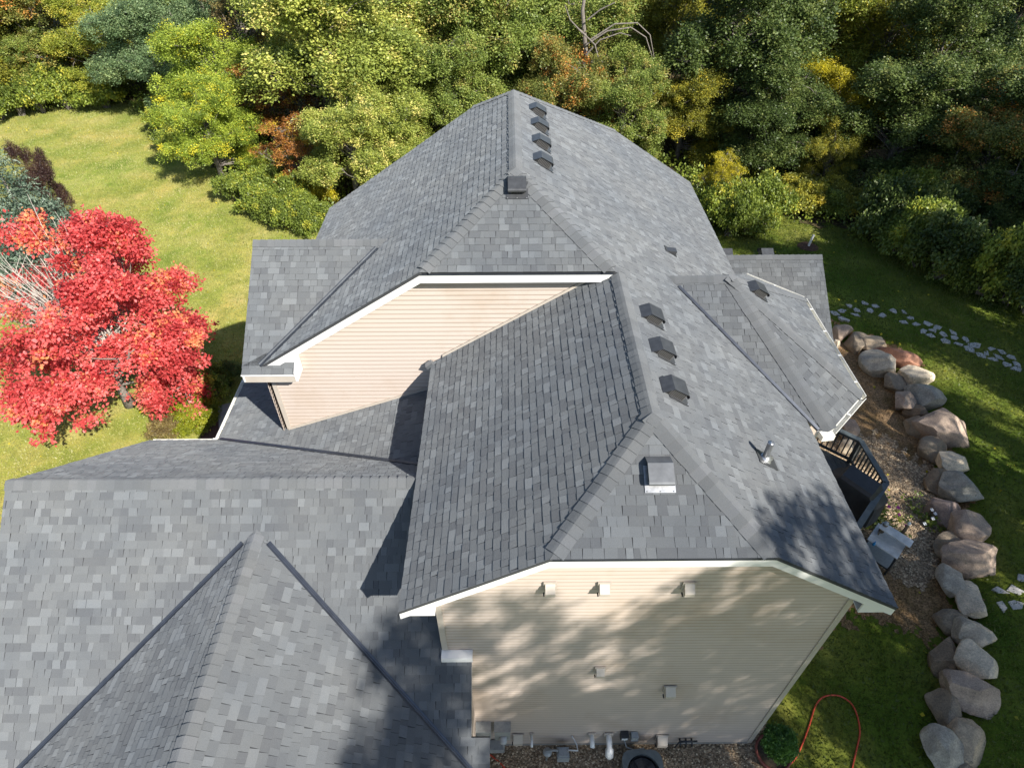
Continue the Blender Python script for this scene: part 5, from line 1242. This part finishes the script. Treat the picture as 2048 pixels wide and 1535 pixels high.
for i in range(95):
    th = r.uniform(1.65, 3.9); el = r.uniform(0.3, 1.3); L_ = r.uniform(2.6, 4.6); d_ = Vector((math.cos(th) * math.cos(el), math.sin(th) * math.cos(el), math.sin(el)))
    s0 = b0 + Vector((r.normal() * 0.15, r.normal() * 0.15, r.uniform(-0.5, 0.5))); pts = [s0]
    for k in range(5): pts.append(pts[-1] + (d_ + Vector((r.normal() * 0.14, r.normal() * 0.14, 0.05 * k))) * (L_ / 5))
    mb.tube(pts, [0.034, 0.027, 0.021, 0.016, 0.011, 0.005], 5, False)
    for k in (2, 3, 4):
        e_ = pts[k] + Vector((r.normal() * 0.3, r.normal() * 0.3, r.uniform(0.1, 0.5))); mb.tube([pts[k], e_], [0.01, 0.003], 4, False)
tw = local_link('bare_twigs', mb.mesh('bare_twigs', smooth_=True), M['twig'], mp); tw['label'] = 'fan of bare pale grey twigs without leaves'

# blue spruce and the purple leaved tree behind it
def spruce_mesh(H, R, seed):
    r = np.random.default_rng(seed); C = []
    z = 0.4
    while z < H:
        rr = R * (1 - z / H) ** 0.85; nb = max(5, int(rr * 9))
        for i in range(nb):
            t = 2 * math.pi * (i + r.random()) / nb
            for f in np.linspace(0.35, 1, max(2, int(rr * 3))): C.append((rr * f * math.cos(t), rr * f * math.sin(t), z - rr * f * 0.18 + r.normal() * 0.06))
        z += 0.26
    C = np.array(C); return leaves_mesh('crown', C, 34, 0.27, 0.15, seed, flat=0.5, up=0.3, asp=0.13, tint_s=0.18, accent=0), C
ps = Vector((-19.9, 23.8, 0)); sm, sc_ = spruce_mesh(6.6, 2.7, 81)
sp_ = thing('spruce_tree', 'blue green spruce standing behind the red maple', 'tree', (ps.x, ps.y, terrain(ps.x, ps.y))); local_link('crown', sm, LEAF['spruce'], sp_)
mb = MB(); mb.tube([(0, 0, -0.1), (0, 0, 3), (0, 0, 6.4)], [0.16, 0.1, 0.02], 8); local_link('trunk', mb.mesh('trunk', smooth_=True), M['bark'], sp_)
tree_px(52, 322, 27.5, 1.25, 'b', 'purple', 'dark purple leaved tree behind the spruce', None, 'plum_tree', zs=0.62)

# shrubs
BS = {}
for k, (n_, p_, lf, sd) in {'r': (110, 110, 0.075, 91), 's': (130, 110, 0.068, 92), 'u': (80, 95, 0.09, 93)}.items():
    bl = [(0, 0, 0.55, 0.6, 0.6, 0.5), (0.45, 0.2, 0.45, 0.5, 0.5, 0.45), (-0.4, 0.3, 0.6, 0.5, 0.5, 0.5), (0.1, -0.45, 0.4, 0.5, 0.45, 0.4), (-0.3, -0.3, 0.75, 0.4, 0.4, 0.4)]
    C = clumps(bl, n_, sd, 0.4); me = leaves_mesh('foliage', C, p_, 0.2, lf, sd, accent=0.05); me.materials.append(LEAF['bush'])
    mb = MB(); rr = np.random.default_rng(sd)
    for i in rr.choice(len(C), 16, replace=False): e_ = Vector(C[i]); mb.tube([(rr.normal() * 0.05, rr.normal() * 0.05, -0.05), e_ * 0.5 + Vector((0, 0, 0.12)), e_], [0.022, 0.014, 0.005], 5, False)
    st = mb.mesh('stems', smooth_=True); st.materials.append(M['bark']); BS[k] = (me, st)
def shrub(loc, r, h, kind, leaf, label, group=None, name='shrub'):
    e = thing(name, label, 'shrub', loc, group); e.scale = (r, r, h); e.rotation_euler = (0, 0, random.uniform(0, 6))
    for nme, me in zip(('foliage', 'stems'), BS[kind]):
        o = bpy.data.objects.new(nme, me); COL.objects.link(o); o.parent = e
        if nme == 'foliage': o.material_slots[0].link = 'OBJECT'; o.material_slots[0].material = LEAF[leaf]
    return e
def shrub_px(px, py, r, h, kind, leaf, label, group=None):
    p = hit_g(px, py); return shrub((p.x, p.y, terrain(p.x, p.y) - 0.03), r, h, kind, leaf, label, group)
ED = 'shrubs along the edge of the wood'
for a in [(5, 240), (45, 232), (90, 225), (140, 218), (180, 212), (215, 215)]: shrub_px(*a, random.uniform(1.3, 2.0), random.uniform(1.6, 2.6), random.choice('rsu'), 'bush', 'leafy green shrub at the lawn edge under the orange tipped oak', ED)
for a in [(330, 262), (352, 300)]: shrub_px(*a, 1.2, 1.4, 'r', 'bush', 'low shrub in the shade of the drooping locust', ED)
for a in [(480, 400), (520, 425), (560, 440), (600, 455), (628, 462), (540, 400), (600, 425)]: shrub_px(*a, random.uniform(1.1, 1.6), random.uniform(1.2, 1.9), random.choice('rsu'), 'bush', 'green shrub between the lawn and the shingled left eave', ED)
for a in [(585, 415), (640, 415)]: shrub_px(*a, 1.0, 1.6, 'u', 'yellow', 'yellow leaved shrub under the orange sapling', ED)
for a in [(1420, 450), (1455, 470), (1490, 462), (1525, 448)]: shrub_px(*a, random.uniform(1.1, 1.5), random.uniform(1.6, 2.3), random.choice('rs'), 'bush', 'green shrub at the far roof corner by the yellow sapling', ED)
shrub_px(1428, 420, 1.2, 2.4, 'u', 'yellow', 'bright yellow shrub against the far roof corner', ED)
for a in [(1570, 428), (1610, 425), (1655, 430), (1690, 428), (1590, 405), (1640, 408), (1725, 430)]: shrub_px(*a, random.uniform(1.0, 1.5), random.uniform(1.0, 1.7), random.choice('rsu'), random.choice(('bush', 'bush', 'olive')), 'undergrowth shrub at the back of the shaded lawn', ED)
for a in [(1760, 480), (1795, 505), (1830, 530), (1870, 555), (1910, 575), (1780, 450), (1850, 500), (1960, 590), (2010, 605), (2050, 620)]: shrub_px(*a, random.uniform(1.3, 1.9), random.uniform(1.7, 2.8), random.choice('rs'), random.choice(('bush', 'bush', 'dark')), 'dense shaded shrub beyond the flagstone path', ED)
# foundation planting by the porch
shrub_px(402, 842, 0.85, 0.8, 's', 'chartreuse', 'chartreuse yellow shrub in the bed by the porch')
shrub_px(378, 868, 0.5, 0.5, 'u', 'chartreuse', 'small yellow hosta clump beside the chartreuse shrub')
shrub_px(388, 808, 0.45, 0.8, 'u', 'chartreuse', 'lime green fern above the chartreuse shrub')
shrub_px(350, 855, 0.8, 0.55, 'r', 'bushbrown', 'brown faded shrub next to the chartreuse shrub')
shrub_px(325, 872, 0.6, 0.5, 'u', 'bushbrown', 'reddish dry perennials at the garage eave')
shrub_px(437, 790, 0.8, 1.1, 'r', 'bush', 'shaded green shrub in front of the porch eave')
shrub_px(462, 768, 0.7, 0.9, 's', 'dark', 'dark shrub tucked under the left wing eave')
# plant in the pot
e = thing('potted_shrub', 'round green boxwood growing in the terracotta pot', 'shrub', (POTP.x + 0.06, POTP.y + 0.06, 0.34)); r = np.random.default_rng(95)
C = clumps([(0.03, 0.03, 0.3, 0.33, 0.33, 0.3)], 200, 95, 0.75); local_link('foliage', leaves_mesh('foliage', C, 60, 0.075, 0.045, 96, asp=0.4, accent=0), LEAF['boxwood'], e)
mb = MB(); mb.tube([(0, 0, -0.05), (0, 0, 0.2)], [0.02, 0.012], 6); local_link('stem', mb.mesh('stem'), M['bark'], e)
# flowers by the table
def flowers(px, py, n_, rad, h, petal, label):
    p = hit_g(px, py); e = thing('flower_clump', label, 'flowers', (p.x, p.y, terrain(p.x, p.y))); r = np.random.default_rng(int(px)); mb = MB(); ml = []; fm = MB()
    for i in range(n_ * 5):
        x_, y_ = r.normal() * rad * 0.6, r.normal() * rad * 0.6; ml.append((x_, y_, r.uniform(0.05, h * 0.7)))
    local_link('foliage', leaves_mesh('foliage', np.array(ml), 12, 0.14, 0.10, int(px), accent=0), LEAF['bush'], e)
    for i in range(n_):
        x_, y_ = r.normal() * rad * 0.7, r.normal() * rad * 0.7; z_ = h * r.uniform(0.7, 1.1); mb.tube([(x_ * 0.4, y_ * 0.4, 0), (x_, y_, z_)], [0.006, 0.004], 4, False)
        fm = MB(); k_ = 6; fm.add([(x_, y_, z_ + 0.02)] + [(x_ + 0.06 * math.cos(2 * math.pi * j / k_), y_ + 0.06 * math.sin(2 * math.pi * j / k_), z_ + 0.028 * (j % 2)) for j in range(k_)] + [(x_, y_, z_ - 0.03)], [(0, 1 + j, 1 + (j + 1) % k_) for j in range(k_)] + [(7, 1 + (j + 1) % k_, 1 + j) for j in range(k_)])
        local_link('blossom', fm.mesh('blossom'), M[petal], e)
    local_link('stems', mb.mesh('stems'), LEAF['bush'], e)
flowers(1752, 1046, 9, 0.42, 0.95, 'pink', 'pink cosmos blooming behind the white table')
flowers(1862, 1040, 7, 0.45, 0.4, 'wpetal', 'white daisies in grass beside the purplish boulder')

# grass blades (uncountable)
def grass(name, n, inside, box, seed, leaf, label, size):
    r = np.random.default_rng(seed); P = []
    while len(P) < n:
        x_ = r.uniform(box[0], box[1], 20000); y_ = r.uniform(box[2], box[3], 20000)
        for a, b in zip(x_, y_):
            if inside(a, b): P.append((a, b, terrain(a, b)))
            if len(P) >= n: break
    P = np.array(P); m = len(P); a = unit(r.normal(scale=0.55, size=(m, 3)) + np.array([0, 0, 1.0])); s = unit(np.cross(a, unit(r.normal(size=(m, 3)))))
    L = size * r.uniform(0.5, 1.3, m)[:, None]; W = L * 0.22
    V = np.empty((m, 3, 3)); V[:, 0] = P - s * W; V[:, 1] = P + s * W; V[:, 2] = P + a * L
    patch = 0.45 + 0.22 * np.sin(P[:, 0] * 0.9 + 1.1 * np.sin(P[:, 1] * 0.7)) * np.sin(P[:, 1] * 0.8 + 0.5)
    t = np.clip(patch + r.normal(0, 0.07, m), 0, 1)
    me = bpy.data.meshes.new(name); me.vertices.add(m * 3); me.vertices.foreach_set('co', V.reshape(-1)); me.loops.add(m * 3); me.loops.foreach_set('vertex_index', np.arange(m * 3, dtype=np.int32))
    me.polygons.add(m); me.polygons.foreach_set('loop_start', np.arange(m, dtype=np.int32) * 3); me.polygons.foreach_set('loop_total', np.full(m, 3, dtype=np.int32)); me.update(calc_edges=True)
    at = me.attributes.new('tint', 'FLOAT', 'FACE'); at.data.foreach_set('value', t.astype(np.float32)); o = link(name, me, LEAF[leaf], None, 'stuff'); tag(o, label, 'grass')
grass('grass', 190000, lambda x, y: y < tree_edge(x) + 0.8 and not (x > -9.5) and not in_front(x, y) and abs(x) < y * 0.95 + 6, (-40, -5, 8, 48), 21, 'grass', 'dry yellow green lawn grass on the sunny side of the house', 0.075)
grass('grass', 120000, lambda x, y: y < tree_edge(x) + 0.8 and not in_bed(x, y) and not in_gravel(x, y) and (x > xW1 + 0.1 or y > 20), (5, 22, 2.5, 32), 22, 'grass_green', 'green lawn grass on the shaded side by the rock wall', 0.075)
# forest undergrowth and fallen leaves (uncountable)
r = np.random.default_rng(7); C = []
while len(C) < 2600:
    x_ = r.uniform(-42, 34); y_ = r.uniform(20, 56)
    if tree_edge(x_) < y_ < tree_edge(x_) + 9: C.append((x_, y_, terrain(x_, y_) + r.uniform(0.05, 0.7)))
me = leaves_mesh('undergrowth', np.array(C), 22, 0.45, 0.17, 8, accent=0.08); o = link('undergrowth', me, LEAF['bush'], None, 'stuff'); tag(o, 'tangled low undergrowth covering the floor of the wood', 'undergrowth')
C = []
while len(C) < 1500:
    x_ = r.uniform(-38, 18); y_ = r.uniform(5, 47)
    if y_ > tree_edge(x_) + 0.5 or (xE0 - 1 < x_ < xH1 and 1 < y_ < 20): continue
    C.append((x_, y_, terrain(x_, y_) + 0.015))
me = leaves_mesh('fallen_leaves', np.array(C), 1, 0.01, 0.10, 9, up=3.0, accent=0.3, asp=0.45); o = link('fallen_leaves', me, LEAF['yellow'], None, 'stuff'); tag(o, 'scattered fallen yellow leaves on the lawn', 'leaves')
